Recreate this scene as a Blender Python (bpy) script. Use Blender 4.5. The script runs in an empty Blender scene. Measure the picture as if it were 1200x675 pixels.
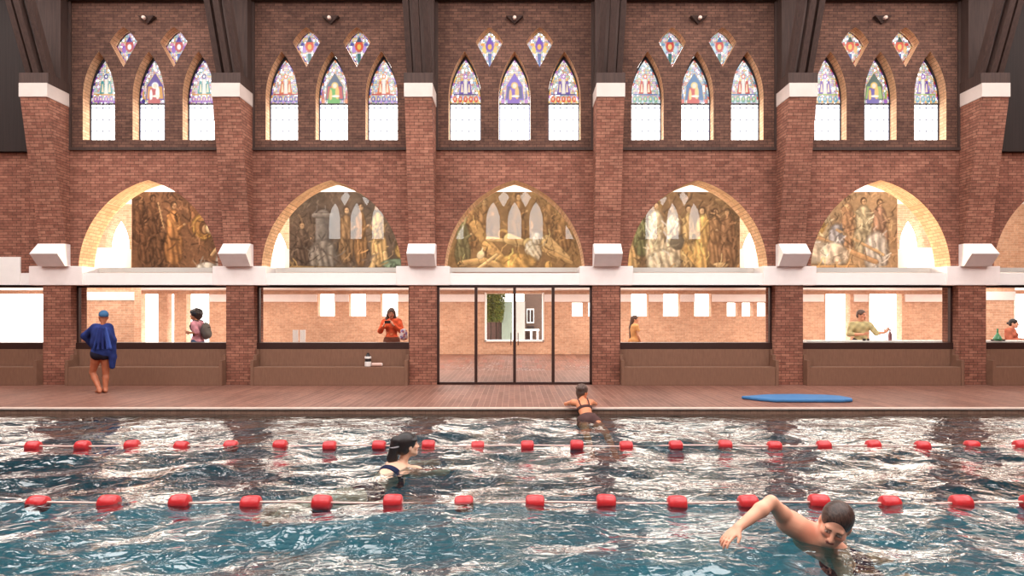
import bpy, bmesh, math, random
import numpy as np
from mathutils import Vector, Matrix

rng = random.Random(7)
nrng = np.random.RandomState(11)
C = bpy.context.scene.collection
F = 707.0            # focal length in pixels of the 1200 px wide frame
EYE = 1.66
PITCH = 4.40         # spacing of the bays
WY = 14.5            # face of the arcade wall
WT = 0.55            # its thickness
S_WORLD = 6.0

def P(px, py, Y):
    """point of the place seen at photo pixel (px, py) at distance Y"""
    return ((px - 603.0) * Y / F, Y, EYE + (370.0 - py) * Y / F)

def lin(c):
    out = []
    for v in c[:3]:
        v = v / 255.0
        out.append(v / 12.92 if v <= 0.04045 else ((v + 0.055) / 1.055) ** 2.4)
    return tuple(out)

# ------------------------------------------------------------------ objects
def tag(o, label=None, cat=None, group=None, kind=None):
    if label: o['label'] = label
    if cat: o['category'] = cat
    if group: o['group'] = group
    if kind: o['kind'] = kind
    return o

def empty(name, loc=(0, 0, 0), rz=0.0):
    o = bpy.data.objects.new(name, None)
    o.location = loc
    o.rotation_euler = (0, 0, rz)
    o.empty_display_size = 0.1
    C.objects.link(o)
    return o

def thing(name, label, cat, loc=(0, 0, 0), group=None, rz=0.0):
    return tag(empty(name, loc, rz), label, cat, group)

def link(name, me, mat, parent=None, smooth=False):
    if mat is not None and not me.materials:
        me.materials.append(mat)
    if smooth:
        me.polygons.foreach_set('use_smooth', [True] * len(me.polygons))
    o = bpy.data.objects.new(name, me)
    C.objects.link(o)
    if parent is not None:
        o.parent = parent
        # the mesh is written in world coordinates: bring it into the parent's space
        m = Matrix.Translation(parent_world(parent)) @ Matrix.Rotation(parent.rotation_euler.z, 4, 'Z')
        me.transform(m.inverted())
    return o

def parent_world(p):
    v = Vector(p.location)
    q = p.parent
    while q is not None:
        v = v + Vector(q.location)
        q = q.parent
    return v

class MB:
    """collects verts and faces, then links them as one mesh"""
    def __init__(self):
        self.v, self.f = [], []
    def add(self, vs, fs):
        b = len(self.v)
        self.v += [tuple(p) for p in vs]
        self.f += [tuple(i + b for i in q) for q in fs]
        return self
    def box(self, x0, x1, y0, y1, z0, z1):
        vs = [(x0, y0, z0), (x1, y0, z0), (x1, y1, z0), (x0, y1, z0), (x0, y0, z1), (x1, y0, z1), (x1, y1, z1), (x0, y1, z1)]
        return self.add(vs, [(0, 3, 2, 1), (4, 5, 6, 7), (0, 1, 5, 4), (1, 2, 6, 5), (2, 3, 7, 6), (3, 0, 4, 7)])
    def prism_x(self, prof, x0, x1):
        """profile of (y, z) points swept along x"""
        n = len(prof)
        vs = [(x0, y, z) for y, z in prof] + [(x1, y, z) for y, z in prof]
        fs = [tuple(range(n)), tuple(range(2 * n - 1, n - 1, -1))]
        fs += [(i, n + i, n + (i + 1) % n, (i + 1) % n) for i in range(n)]
        return self.add(vs, fs)
    def prism_z(self, prof, z0, z1):
        n = len(prof)
        vs = [(x, y, z0) for x, y in prof] + [(x, y, z1) for x, y in prof]
        fs = [tuple(range(n - 1, -1, -1)), tuple(range(n, 2 * n))]
        fs += [(i, (i + 1) % n, n + (i + 1) % n, n + i) for i in range(n)]
        return self.add(vs, fs)
    def bar(self, a, b, wx, wy):
        """beam of rectangular section from a to b; wx along x, wy across"""
        a, b = Vector(a), Vector(b)
        d = (b - a).normalized()
        ux = Vector((1, 0, 0))
        if abs(d.x) > 0.9: ux = Vector((0, 1, 0))
        ux = (ux - d * ux.dot(d)).normalized()
        uy = d.cross(ux)
        vs = []
        for p in (a, b):
            for sx, sy in ((-1, -1), (1, -1), (1, 1), (-1, 1)):
                vs.append(p + ux * sx * wx / 2 + uy * sy * wy / 2)
        return self.add(vs, [(0, 3, 2, 1), (4, 5, 6, 7), (0, 1, 5, 4), (1, 2, 6, 5), (2, 3, 7, 6), (3, 0, 4, 7)])
    def lathe(self, prof, c=(0, 0, 0), axis='z', n=20):
        """(r, h) profile turned about an axis through c"""
        vs, fs = [], []
        for r, h in prof:
            for k in range(n):
                a = 2 * math.pi * k / n
                u, w = r * math.cos(a), r * math.sin(a)
                p = (u, w, h) if axis == 'z' else ((h, u, w) if axis == 'x' else (w, h, u))
                vs.append((p[0] + c[0], p[1] + c[1], p[2] + c[2]))
        m = len(prof)
        for i in range(m - 1):
            for k in range(n):
                k2 = (k + 1) % n
                fs.append((i * n + k, i * n + k2, (i + 1) * n + k2, (i + 1) * n + k))
        fs.append(tuple(range(n - 1, -1, -1)))
        fs.append(tuple(range((m - 1) * n, m * n)))
        return self.add(vs, fs)
    def tube(self, pts, r, n=8):
        pts = [Vector(p) for p in pts]
        vs, fs = [], []
        for i, p in enumerate(pts):
            d = (pts[min(i + 1, len(pts) - 1)] - pts[max(i - 1, 0)]).normalized()
            u = Vector((0, 0, 1)) if abs(d.z) < 0.9 else Vector((1, 0, 0))
            u = (u - d * u.dot(d)).normalized()
            w = d.cross(u)
            for k in range(n):
                a = 2 * math.pi * k / n
                vs.append(p + (u * math.cos(a) + w * math.sin(a)) * r)
        for i in range(len(pts) - 1):
            for k in range(n):
                k2 = (k + 1) % n
                fs.append((i * n + k, i * n + k2, (i + 1) * n + k2, (i + 1) * n + k))
        fs.append(tuple(range(n)))
        fs.append(tuple(range((len(pts) - 1) * n, len(pts) * n)))
        return self.add(vs, fs)
    def mesh(self, name):
        me = bpy.data.meshes.new(name)
        me.from_pydata(self.v, [], self.f)
        bm = bmesh.new(); bm.from_mesh(me)
        bmesh.ops.recalc_face_normals(bm, faces=bm.faces)
        bm.to_mesh(me); bm.free()
        return me
    def build(self, name, mat, parent=None, smooth=False, bevel=0.0):
        o = link(name, self.mesh(name), mat, parent, smooth)
        if bevel:
            m = o.modifiers.new('bevel', 'BEVEL'); m.width = bevel; m.segments = 2; m.limit_method = 'ANGLE'
        return o

def structure(o):
    o['kind'] = 'structure'
    return o

def cut_slab(outer, holes, y0, y1):
    """wall slab in the x-z plane with holes, from y0 to y1"""
    cu = bpy.data.curves.new('outline', 'CURVE')
    cu.dimensions = '2D'; cu.fill_mode = 'BOTH'; cu.extrude = (y1 - y0) / 2
    for poly in [outer] + holes:
        sp = cu.splines.new('POLY')
        sp.points.add(len(poly) - 1)
        for i, (x, z) in enumerate(poly):
            sp.points[i].co = (x, z, 0, 1)
        sp.use_cyclic_u = True
    ob = bpy.data.objects.new('outline', cu)
    C.objects.link(ob)
    dg = bpy.context.evaluated_depsgraph_get()
    me = bpy.data.meshes.new_from_object(ob.evaluated_get(dg))
    bpy.data.objects.remove(ob); bpy.data.curves.remove(cu)
    n = len(me.vertices)
    co = np.empty(n * 3); me.vertices.foreach_get('co', co); co = co.reshape(-1, 3)
    co = np.stack([co[:, 0], (y0 + y1) / 2 + co[:, 2], co[:, 1]], 1)
    me.vertices.foreach_set('co', co.ravel())
    me.materials.clear()
    me.flip_normals()
    me.update()
    return me

def lit_reveals(me, mat):  # gives reveal faces the brick whose colour holds their light
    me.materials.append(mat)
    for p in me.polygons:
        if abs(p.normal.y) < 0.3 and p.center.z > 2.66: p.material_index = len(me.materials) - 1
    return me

def rect(x0, x1, z0, z1):
    return [(x0, z0), (x1, z0), (x1, z1), (x0, z1)]

def hw_pointed(z, a, spring, apex):
    """half width of a pointed arch at height z"""
    if z <= spring: return a
    h = apex - spring
    R = (a * a + h * h) / (2 * a)
    t = R * R - (z - spring) ** 2
    return max(0.0, math.sqrt(max(t, 0)) - (R - a))

def pointed(cx, a, z0, spring, apex, n=18):
    pts = [(cx - a, z0), (cx + a, z0)]
    zs = [spring + (apex - spring) * math.sin(math.pi / 2 * i / n) for i in range(n)]
    right = [(cx + hw_pointed(z, a, spring, apex), z) for z in zs]
    left = [(cx - hw_pointed(z, a, spring, apex), z) for z in reversed(zs)]
    return pts + right + [(cx, apex)] + left

def color_mesh(name, verts, faces, cols):
    me = bpy.data.meshes.new(name)
    me.from_pydata([tuple(v) for v in verts], [], [tuple(f) for f in faces])
    at = me.color_attributes.new('paint', 'FLOAT_COLOR', 'POINT')
    c4 = np.ones((len(verts), 4), dtype=np.float32); c4[:, :3] = cols
    at.data.foreach_set('color', c4.ravel())
    return me

# ---------------------------------------------------------------- materials
def new_mat(name):
    m = bpy.data.materials.new(name)
    m.use_nodes = True
    nt = m.node_tree
    for n in list(nt.nodes): nt.nodes.remove(n)
    out = nt.nodes.new('ShaderNodeOutputMaterial')
    return m, nt, out

class N:
    """small helper for wiring nodes"""
    def __init__(self, nt): self.nt = nt
    def __call__(self, kind, ins=None, **props):
        n = self.nt.nodes.new('ShaderNode' + kind)
        for k, v in props.items(): setattr(n, k, v)
        for k, v in (ins or {}).items():
            s = n.inputs[k]
            if isinstance(v, bpy.types.NodeSocket): self.nt.links.new(v, s)
            else: s.default_value = v
        return n
    def math(self, op, a, b=0.0):
        n = self.nt.nodes.new('ShaderNodeMath'); n.operation = op
        for i, v in enumerate((a, b)):
            if isinstance(v, bpy.types.NodeSocket): self.nt.links.new(v, n.inputs[i])
            else: n.inputs[i].default_value = v
        return n.outputs[0]
    def mix(self, fac, a, b, mode='MIX'):
        n = self.nt.nodes.new('ShaderNodeMix'); n.data_type = 'RGBA'; n.blend_type = mode
        for s, v in ((n.inputs[0], fac), (n.inputs[6], a), (n.inputs[7], b)):
            if isinstance(v, bpy.types.NodeSocket): self.nt.links.new(v, s)
            else: s.default_value = v if not isinstance(v, tuple) else (*v[:3], 1)
        return n.outputs[2]
    def link(self, a, b): self.nt.links.new(a, b)

def uv_world(g):
    """flat brick coordinates chosen from the face direction"""
    geo = g('NewGeometry')
    p = g('SeparateXYZ', {0: geo.outputs['Position']})
    nn = g('SeparateXYZ', {0: geo.outputs['True Normal']})
    a = g.math('GREATER_THAN', g.math('ABSOLUTE', nn.outputs[0]), 0.72)
    b = g.math('GREATER_THAN', g.math('ABSOLUTE', nn.outputs[2]), 0.72)
    u = g.math('ADD', g.math('MULTIPLY', p.outputs[0], g.math('SUBTRACT', 1.0, a)), g.math('MULTIPLY', p.outputs[1], a))
    v = g.math('ADD', g.math('MULTIPLY', p.outputs[2], g.math('SUBTRACT', 1.0, b)), g.math('MULTIPLY', p.outputs[1], b))
    return g('CombineXYZ', {0: u, 1: v, 2: 0.0}).outputs[0], geo.outputs['Position']

def brick_mat(name, c1, c2, mortar, width=0.23, row=0.075, gap=0.007, var=0.55, bump=0.25, rough=0.85, swap=False, offset=0.5):
    m, nt, out = new_mat(name)
    g = N(nt)
    uv, pos = uv_world(g)
    if swap:
        s = g('SeparateXYZ', {0: pos})
        uv = g('CombineXYZ', {0: s.outputs[1], 1: s.outputs[0], 2: 0.0}).outputs[0]
    br = g('TexBrick', {'Vector': uv, 'Color1': (*lin(c1), 1), 'Color2': (*lin(c2), 1), 'Mortar': (*lin(mortar), 1), 'Scale': 1.0,
                        'Mortar Size': gap, 'Mortar Smooth': 0.3, 'Bias': 0.0, 'Brick Width': width, 'Row Height': row}, offset=offset)
    big = g('TexNoise', {'Vector': pos, 'Scale': 0.55, 'Detail': 5.0, 'Roughness': 0.6})
    fine = g('TexNoise', {'Vector': pos, 'Scale': 9.0, 'Detail': 3.0, 'Roughness': 0.7})
    ramp1 = g('MapRange', {'Value': big.outputs[0], 'From Min': 0.3, 'From Max': 0.7, 'To Min': 1 - var * 0.5, 'To Max': 1 + var * 0.4})
    ramp2 = g('MapRange', {'Value': fine.outputs[0], 'From Min': 0.25, 'From Max': 0.6, 'To Min': 1 - var * 0.5, 'To Max': 1 + var * 0.5})
    k = g.math('MULTIPLY', ramp1.outputs[0], ramp2.outputs[0])
    kc = g('CombineColor', {0: k, 1: k, 2: k})
    col = g.mix(1.0, br.outputs['Color'], kc.outputs[0], 'MULTIPLY')
    bs = g('BsdfPrincipled', {'Base Color': col, 'Roughness': rough, 'Specular IOR Level': 0.25})
    if bump:
        bp = g('Bump', {'Strength': bump, 'Distance': 0.01, 'Height': g.math('SUBTRACT', 1.0, br.outputs['Fac'])})
        g.link(bp.outputs[0], bs.inputs['Normal'])
    g.link(bs.outputs[0], out.inputs[0])
    return m

def plain_mat(name, col, rough=0.7, var=0.12, scale=6.0, metallic=0.0, spec=0.4, stretch=(1, 1, 1), bump=0.0, coat=0.0):
    m, nt, out = new_mat(name)
    g = N(nt)
    tc = g('TexCoord')
    mp = g('Mapping', {'Vector': tc.outputs['Object'], 'Scale': stretch})
    nz = g('TexNoise', {'Vector': mp.outputs[0], 'Scale': scale, 'Detail': 4.0, 'Roughness': 0.6})
    r = g('MapRange', {'Value': nz.outputs[0], 'From Min': 0.3, 'From Max': 0.7, 'To Min': 1 - var, 'To Max': 1 + var})
    c = g('CombineColor', {0: r.outputs[0], 1: r.outputs[0], 2: r.outputs[0]})
    col = g.mix(1.0, (*lin(col), 1), c.outputs[0], 'MULTIPLY')
    bs = g('BsdfPrincipled', {'Base Color': col, 'Roughness': rough, 'Metallic': metallic, 'Specular IOR Level': spec, 'Coat Weight': coat})
    if bump:
        b = g('Bump', {'Strength': bump, 'Distance': 0.01, 'Height': nz.outputs[0]})
        g.link(b.outputs[0], bs.inputs['Normal'])
    g.link(bs.outputs[0], out.inputs[0])
    return m

def paint_mat(name, rough=0.7, spec=0.3, sss=0.0):
    m, nt, out = new_mat(name)
    g = N(nt)
    at = g('Attribute', attribute_name='paint')
    bs = g('BsdfPrincipled', {'Base Color': at.outputs['Color'], 'Roughness': rough, 'Specular IOR Level': spec})
    g.link(bs.outputs[0], out.inputs[0])
    return m

def stained_mat():
    m, nt, out = new_mat('stained_glass')
    g = N(nt)
    at = g('Attribute', attribute_name='paint')
    tr = g('BsdfTransparent', {'Color': at.outputs['Color']})
    gl = g('BsdfGlossy', {'Color': (1, 1, 1, 1), 'Roughness': 0.15})
    mx = g('MixShader', {0: 0.04, 1: tr.outputs[0], 2: gl.outputs[0]})
    g.link(mx.outputs[0], out.inputs[0])
    return m

def glass_mat(name, tint=(0.95, 0.95, 0.94), boost=2.0):
    m, nt, out = new_mat(name)
    g = N(nt)
    tr = g('BsdfTransparent', {'Color': (*tint, 1)})
    gl = g('BsdfGlossy', {'Color': (1, 1, 1, 1), 'Roughness': 0.0})
    fr = g('Fresnel', {'IOR': 1.45})
    geo = g('NewGeometry')
    front = g.math('SUBTRACT', 1.0, geo.outputs['Backfacing'])
    mx = g('MixShader', {0: g.math('MULTIPLY', front, g.math('MINIMUM', g.math('MULTIPLY', fr.outputs[0], boost), 1.0)), 1: tr.outputs[0], 2: gl.outputs[0]})
    g.link(mx.outputs[0], out.inputs[0])
    return m

def water_mat():
    m, nt, out = new_mat('pool_water')
    g = N(nt)
    geo = g('NewGeometry')
    mp = g('Mapping', {'Vector': geo.outputs['Position'], 'Scale': (1.0, 1.5, 1.0)})
    n1 = g('TexNoise', {'Vector': mp.outputs[0], 'Scale': 5.0, 'Detail': 2.5, 'Roughness': 0.45, 'Distortion': 0.6})
    bp = g('Bump', {'Strength': 0.6, 'Distance': 0.04, 'Height': n1.outputs[0]})
    tr = g('BsdfTransparent', {'Color': (0.43, 0.60, 0.63, 1)})
    gl = g('BsdfGlossy', {'Color': (1, 1, 1, 1), 'Roughness': 0.02, 'Normal': bp.outputs[0]})
    fr = g('Fresnel', {'IOR': 1.36, 'Normal': bp.outputs[0]})
    k = g('MapRange', {'Value': fr.outputs[0], 'From Min': 0.0, 'From Max': 0.6, 'To Min': 0.025, 'To Max': 1.0})
    mx = g('MixShader', {0: k.outputs[0], 1: tr.outputs[0], 2: gl.outputs[0]})
    g.link(mx.outputs[0], out.inputs[0])
    return m

M = {}
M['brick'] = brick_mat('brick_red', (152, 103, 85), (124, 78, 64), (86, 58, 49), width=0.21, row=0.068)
M['brick_reveal_lit'] = brick_mat('brick_reveal_lit', (226, 184, 146), (206, 160, 122), (170, 130, 100), var=0.25)  # cream colour carries the light that falls on the reveals
M['brick_upper_dimmed'] = brick_mat('brick_upper_dimmed', (112, 79, 66), (88, 61, 52), (66, 48, 41), width=0.21, row=0.068)  # dimmer light high on the wall put into a darker brick colour
M['brick_pier'] = brick_mat('brick_pier', (160, 110, 91), (132, 84, 69), (90, 62, 52), width=0.21, row=0.068)
M['brick_room'] = brick_mat('brick_room', (208, 166, 138), (190, 144, 116), (208, 178, 156), var=0.35)
M['paving'] = brick_mat('deck_paving', (126, 87, 74), (106, 69, 58), (146, 112, 97), width=1.1, row=0.115, gap=0.006, var=0.45, rough=0.55, swap=True, bump=0.1)
M['coping'] = brick_mat('coping_tile', (140, 108, 92), (128, 98, 82), (112, 84, 72), width=0.115, row=0.115, gap=0.005, var=0.2, rough=0.5)
M['pool_tile'] = brick_mat('pool_tile', (98, 156, 168), (90, 146, 160), (118, 168, 176), width=0.15, row=0.15, gap=0.004, var=0.3, bump=0, offset=0.0)
M['ceiling'] = plain_mat('pale_boards', (214, 196, 184), 0.8, 0.08, 3.0)  # unseen boards kept pale to brighten the hall and water reflections
M['stone'] = plain_mat('white_stone', (246, 236, 232), 0.75, 0.05, 3.0, bump=0.05)
M['cap'] = plain_mat('cap_stone', (212, 196, 188), 0.75, 0.05, 3.0)
M['plaster'] = plain_mat('white_plaster', (244, 240, 236), 0.8, 0.02)
M['edge'] = plain_mat('pale_edge', (205, 180, 168), 0.5, 0.08)
M['concrete'] = plain_mat('bench_concrete', (122, 88, 70), 0.75, 0.12, 5.0, stretch=(6, 1, 1))
M['timber'] = plain_mat('dark_timber', (68, 49, 43), 0.75, 0.25, 4.0, stretch=(6, 6, 0.4))
M['timber2'] = plain_mat('dark_boards', (40, 29, 26), 0.8, 0.3, 3.0, stretch=(9, 1, 0.2))
M['frame'] = plain_mat('bronze_frame', (58, 38, 34), 0.45, 0.05, metallic=0.3)
M['lead'] = plain_mat('lead_bar', (48, 44, 50), 0.6, 0.05)
M['glass'] = glass_mat('window_glass', (0.96, 0.96, 0.95), 1.2)
M['glass_door'] = glass_mat('door_glass', (0.95, 0.95, 0.94), 3.0)
M['glass_arch'] = glass_mat('arch_glass', (0.97, 0.97, 0.96), 1.6)
M['stained'] = stained_mat()
M['mural'] = paint_mat('mural_paint', 0.8, 0.15)
M['skin'] = paint_mat('skin_paint', 0.5, 0.35)
M['cloth'] = paint_mat('cloth_paint', 0.85, 0.1)
M['hair'] = plain_mat('dark_hair', (34, 28, 28), 0.4, 0.2, 30.0, stretch=(4, 4, 0.5))
M['hair_wet'] = plain_mat('wet_hair', (62, 46, 40), 0.35, 0.75, 26.0, stretch=(4, 0.7, 1.2), bump=0.5)
M['hair_brown'] = plain_mat('brown_hair', (84, 64, 56), 0.5, 0.2, 30.0, stretch=(4, 4, 0.5))
M['water'] = water_mat()
M['red'] = plain_mat('red_float', (196, 40, 46), 0.35, 0.06, coat=0.3)
M['rope'] = plain_mat('pale_rope', (226, 190, 180), 0.6, 0.05)
# ================================================================ the setting
BAYS = [-3, -2, -1, 0, 1, 2, 3]
HB = 1.868                        # half width of a bay between the piers
LZ0, LZS, LZA, LA = 5.89, 6.93, 8.02, 0.385      # lancet: sill, spring, apex, half width
KZ = (7.64, 8.24, 8.60); KA = 0.33               # kite light: tip, widest, top, half width
AZ0, AZS, AZA, AA = 2.685, 2.76, 4.92, 1.679     # arch of the gallery

def kite(cx):
    pts = [(cx, KZ[0]), (cx + KA, KZ[1])]
    for i in range(1, 6):
        t = i / 6
        pts.append((cx + KA * (1 - t), KZ[1] + (KZ[2] - KZ[1]) * (t + 0.22 * math.sin(math.pi * t) * 0.7)))
    pts.append((cx, KZ[2]))
    for i in range(5, 0, -1):
        t = i / 6
        pts.append((cx - KA * (1 - t), KZ[1] + (KZ[2] - KZ[1]) * (t + 0.22 * math.sin(math.pi * t) * 0.7)))
    pts.append((cx - KA, KZ[1]))
    return pts

def clerestory_holes(c):
    hs = [pointed(c + d * 1.2, LA, LZ0, LZS, LZA) for d in (-1, 0, 1)]
    hs += [kite(c + d * 0.605) for d in (-1, 1)]
    return hs

holes = []
for b in BAYS:
    c = b * PITCH
    holes.append(rect(c - HB, c + HB, -0.005, 2.40))
    if b > -3:
        holes.append(pointed(c, AA, AZ0, AZS, AZA, 26))
    if abs(b) < 3:
        holes += clerestory_holes(c)
for c in (-19.0, 19.0):
    holes.append(rect(c - 2.2, c + 2.2, -0.005, 2.40))
low = [h for h in holes if h[0][1] < 4]
high = [h for h in holes if h[0][1] > 4]
wb = structure(link('wall_back', cut_slab(rect(-25, 25, -0.3, 5.66), low, WY, WY + WT), M['brick'])); lit_reveals(wb.data, M['brick_reveal_lit'])
wb = structure(link('wall_back_upper', cut_slab(rect(-25, 25, 5.66, 9.4), high, WY + 0.01, WY + 0.29), M['brick_upper_dimmed'])); lit_reveals(wb.data, M['brick_reveal_lit'])

# the wall opposite, with the same lights (its windows show in the gallery glass)
OY = -3.3
holes2 = []
for b in BAYS[1:-1]:
    holes2 += clerestory_holes(b * PITCH)
structure(link('wall_front', cut_slab(rect(-16, 16, -0.3, 9.4), holes2, OY - WT, OY), M['brick']))
for nm, s in (('wall_left', -1), ('wall_right', 1)):
    x0, x1 = sorted((s * 15.4, s * 15.95))
    structure(MB().box(x0, x1, OY - WT, WY, -0.3, 9.4).build(nm, M['brick']))

# unseen roof; its openings are added to light hall and water
def slope(name, ya, za, yb, zb):
    L = math.hypot(yb - ya, zb - za)
    hs = [rect(b * PITCH - 1.5, b * PITCH + 1.5, 1.2, L - 1.0) for b in BAYS]
    me = cut_slab(rect(-16, 16, -0.4, L), hs, -0.06, 0.06)
    d = Vector((0, yb - ya, zb - za)).normalized()
    n = Vector((1, 0, 0)).cross(d)
    mat = Matrix(((1, 0, 0, 0), (0, n.y, d.y, ya), (0, n.z, d.z, za), (0, 0, 0, 1)))
    me.transform(mat)
    if mat.determinant() < 0: me.flip_normals()
    return structure(link(name, me, M['ceiling']))
slope('ceiling', WY + 0.2, 9.35, 5.6, 13.2)
slope('ceiling.001', OY - 0.2, 9.35, 5.6, 13.2)

# deck, pool basin
PX, PY0, PY1, WZ = 12.6, 0.35, 10.88, -0.12
structure(MB().box(-16, 16, PY1 + 0.06, WY + 0.0, -0.3, 0.0).build('floor', M['paving']))
structure(MB().box(-16, 16, OY - 0.6, PY0, -0.3, 0.0).build('floor.001', M['paving']))
for s in (-1, 1):
    x0, x1 = sorted((s * PX, s * 16))
    structure(MB().box(x0, x1, PY0, PY1 + 0.06, -0.3, 0.0).build('floor.002', M['paving']))
structure(MB().box(-PX, PX, PY1 - 0.035, PY1 + 0.06, -0.035, 0.004).build('trim_1', M['edge'], bevel=0.012))
structure(MB().box(-PX, PX, PY1, PY1 + 0.25, -0.24, -0.03).build('trim_2', M['coping']))
basin = MB()
basin.box(-PX - 0.2, PX + 0.2, PY0 - 0.2, PY1 + 0.2, -1.75, -1.6)
basin.box(-PX - 0.2, -PX, PY0 - 0.2, PY1 + 0.2, -1.6, -0.05)
basin.box(PX, PX + 0.2, PY0 - 0.2, PY1 + 0.2, -1.6, -0.05)
basin.box(-PX, PX, PY0 - 0.2, PY0, -1.6, -0.05)
basin.box(-PX, PX, PY1, PY1 + 0.2, -1.6, -0.24)
structure(basin.build('pool_floor', M['pool_tile']))

# water: a real rippled surface
def water():
    nx, ny = 620, 270
    xs = np.linspace(-PX, PX, nx); ys = np.linspace(PY0, PY1, ny)
    X, Y = np.meshgrid(xs, ys, indexing='ij')
    Z = np.zeros_like(X)
    r = np.random.RandomState(5)
    for i in range(70):
        lam = 0.32 * (2.6 / 0.32) ** r.rand()
        th = r.normal(math.pi / 2, 0.75)
        k = 2 * math.pi / lam
        amp = 0.0145 * lam * (0.5 + r.rand()) / math.sqrt(70) * 2.6
        ph = r.rand() * 6.28
        w = np.sin(k * (X * math.cos(th) + Y * math.sin(th)) + ph + 0.8 * np.sin(0.7 * X + 1.3 * Y + i))
        Z += amp * w
    env = 0.75 + 0.35 * np.sin(0.55 * X + 0.9) * np.sin(0.8 * Y + 0.4)
    edge = np.clip((PY1 - Y) / 1.2, 0.12, 1)
    Z = WZ + Z * env * edge
    v = np.stack([X, Y, Z], -1).reshape(-1, 3)
    i = np.arange(nx * ny).reshape(nx, ny)
    f = np.stack([i[:-1, :-1], i[1:, :-1], i[1:, 1:], i[:-1, 1:]], -1).reshape(-1, 4)
    me = bpy.data.meshes.new('water')
    me.from_pydata(v.tolist(), [], f.tolist())
    return structure(link('water', me, M['water'], smooth=True))
water()

# white string course of the arcade
course = MB().box(-16, 16, WY - 0.01, WY + WT + 0.02, 2.40, AZ0)
structure(course.build('trim_3', M['plaster']))

# piers
PIERS = [-15.4, -11.0, -6.6, -2.2, 2.2, 6.6, 11.0, 15.4]
PW = 0.315
for i, x in enumerate(PIERS[1:-1]):
    r = MB().prism_x([(14.38, 3.30), (13.80, 6.68), (WY + 0.02, 6.68), (WY + 0.02, 3.30)], x - PW, x + PW).build('pillar_%d' % (i + 1), M['brick_pier'])
    structure(r)
    MB().box(x - PW - 0.012, x + PW + 0.012, 13.775, WY + 0.01, 6.66, 6.98).build('cap_stone', M['cap'], r, bevel=0.008)
    MB().prism_x([(WY + 0.02, 2.84), (14.33, 2.84), (14.08, 3.11), (14.33, 3.37), (WY + 0.02, 3.37)], x - PW - 0.01, x + PW + 0.01).build('corbel', M['stone'], r)
    MB().box(x - 0.64, x + 0.64, WY - 0.045, WY + WT + 0.04, 2.39, 2.85).build('impost_block', M['stone'], r, bevel=0.012)
    # dark roof timbers standing on the cap
    t = MB().box(x - PW - 0.02, x + PW + 0.02, 13.80, WY, 6.98, 7.22).build('beam_%d' % (i + 1), M['timber'])
    structure(t)
    MB().box(x - 0.30, x + 0.30, 14.22, WY, 7.2, 9.3).build('wall_post', M['timber'], t)
    for dx in (-0.22, 0.0, 0.22):
        MB().bar((x + dx, 13.98 + abs(dx) * 0.3, 7.15), (x + dx, 12.7 + abs(dx) * 0.3, 10.3), 0.13, 0.16).build('strut', M['timber'], t)
structure(MB().box(-16, 16, 14.36, WY, 9.20, 9.5).build('beam_7', M['timber']))
# white block in the first bay on the left
structure(MB().box(-15.4, -11.86, WY - 0.03, WY + WT + 0.03, 2.40, 3.07).build('trim_4', M['plaster']))

# dark strips standing for shadow gaps round each clerestory bay, a ledge under it
n = 5
for b in BAYS[1:-1]:
    c = b * PITCH
    m = MB()
    m.box(c - HB - 0.02, c + HB + 0.02, WY - 0.05, WY, 5.63, 5.70)
    m.box(c - HB - 0.03, c - HB + 0.03, WY - 0.04, WY, 5.70, 9.2)
    m.box(c + HB - 0.03, c + HB + 0.03, WY - 0.04, WY, 5.70, 9.2)
    structure(m.build('trim_%d' % n, M['timber'])); n += 1
# dark boarding of the outer bays
for s in (-1, 1):
    x0, x1 = sorted((s * 11.32, s * 15.4))
    structure(MB().box(x0, x1, WY - 0.12, WY, 5.58, 9.3).build('trim_%d' % n, M['timber2'])); n += 1

# ---------------------------------------------------------------- lower room
RB = 26.0
wins = []
for s in (-1, 1):
    for x in (5.4, 6.77, 8.12):
        wins.append(rect(s * x - 0.36, s * x + 0.36, 1.64, 2.6))
for x in (2.72, 3.42, 9.4, 10.05, 10.7):
    wins.append(rect(x - 0.24, x + 0.24, 1.64, 2.22))
for x, w in ((-20.9, 3.2), (-15.75, 0.78), (-14.83, 0.3), (-13.66, 0.98), (13.94, 1.05), (16.0, 1.4), (18.75, 0.5), (21.6, 3.6)):
    wins.append(rect(x - w / 2, x + w / 2, 0.02, 2.6))
wins.append(rect(-1.23, 1.21, 0.60, 2.62))
structure(link('wall_far', cut_slab(rect(-25, 25, -0.1, 2.76), wins, RB, RB + 0.4), M['brick_room']))
band = MB()  # stone band standing in for the opposite beam's reflection in the glass
for a, b in ((-13.1, -8.5), (-7.75, -7.14), (-6.4, -5.78), (-5.02, -1.3), (1.28, 5.02), (5.78, 6.4), (7.14, 7.75), (8.5, 13.3), (14.6, 15.2), (16.8, 18.4)):
    band.box(a, b, RB - 0.08, RB, 2.26, 2.58)
structure(band.build('trim_20', M['stone']))
structure(MB().box(-25, -24.6, WY + WT, RB, -0.1, 2.76).build('wall_side_left', M['brick_room']))
structure(MB().box(24.6, 25, WY + WT, RB, -0.1, 2.76).build('wall_side_right', M['brick_room']))
structure(MB().box(-25, 25, WY, RB + 0.4, -0.3, 0.0).build('room_floor', M['paving']))
structure(MB().box(-25, 25, WY + WT, RB + 0.4, 2.75, 2.86).build('room_ceiling', M['plaster']))
# inner return walls of brick seen through the side bays
for x0, x1, y in ((-14.9, -12.1, 19.2), (14.1, 15.75, 19.0)):
    structure(MB().box(x0, x1, y, y + 0.35, 0, 2.75).build('wall_inner', M['brick_room']))
    structure(MB().box(x0, x1, y - 0.04, y, 2.15, 2.42).build('trim_22', M['stone']))
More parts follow.
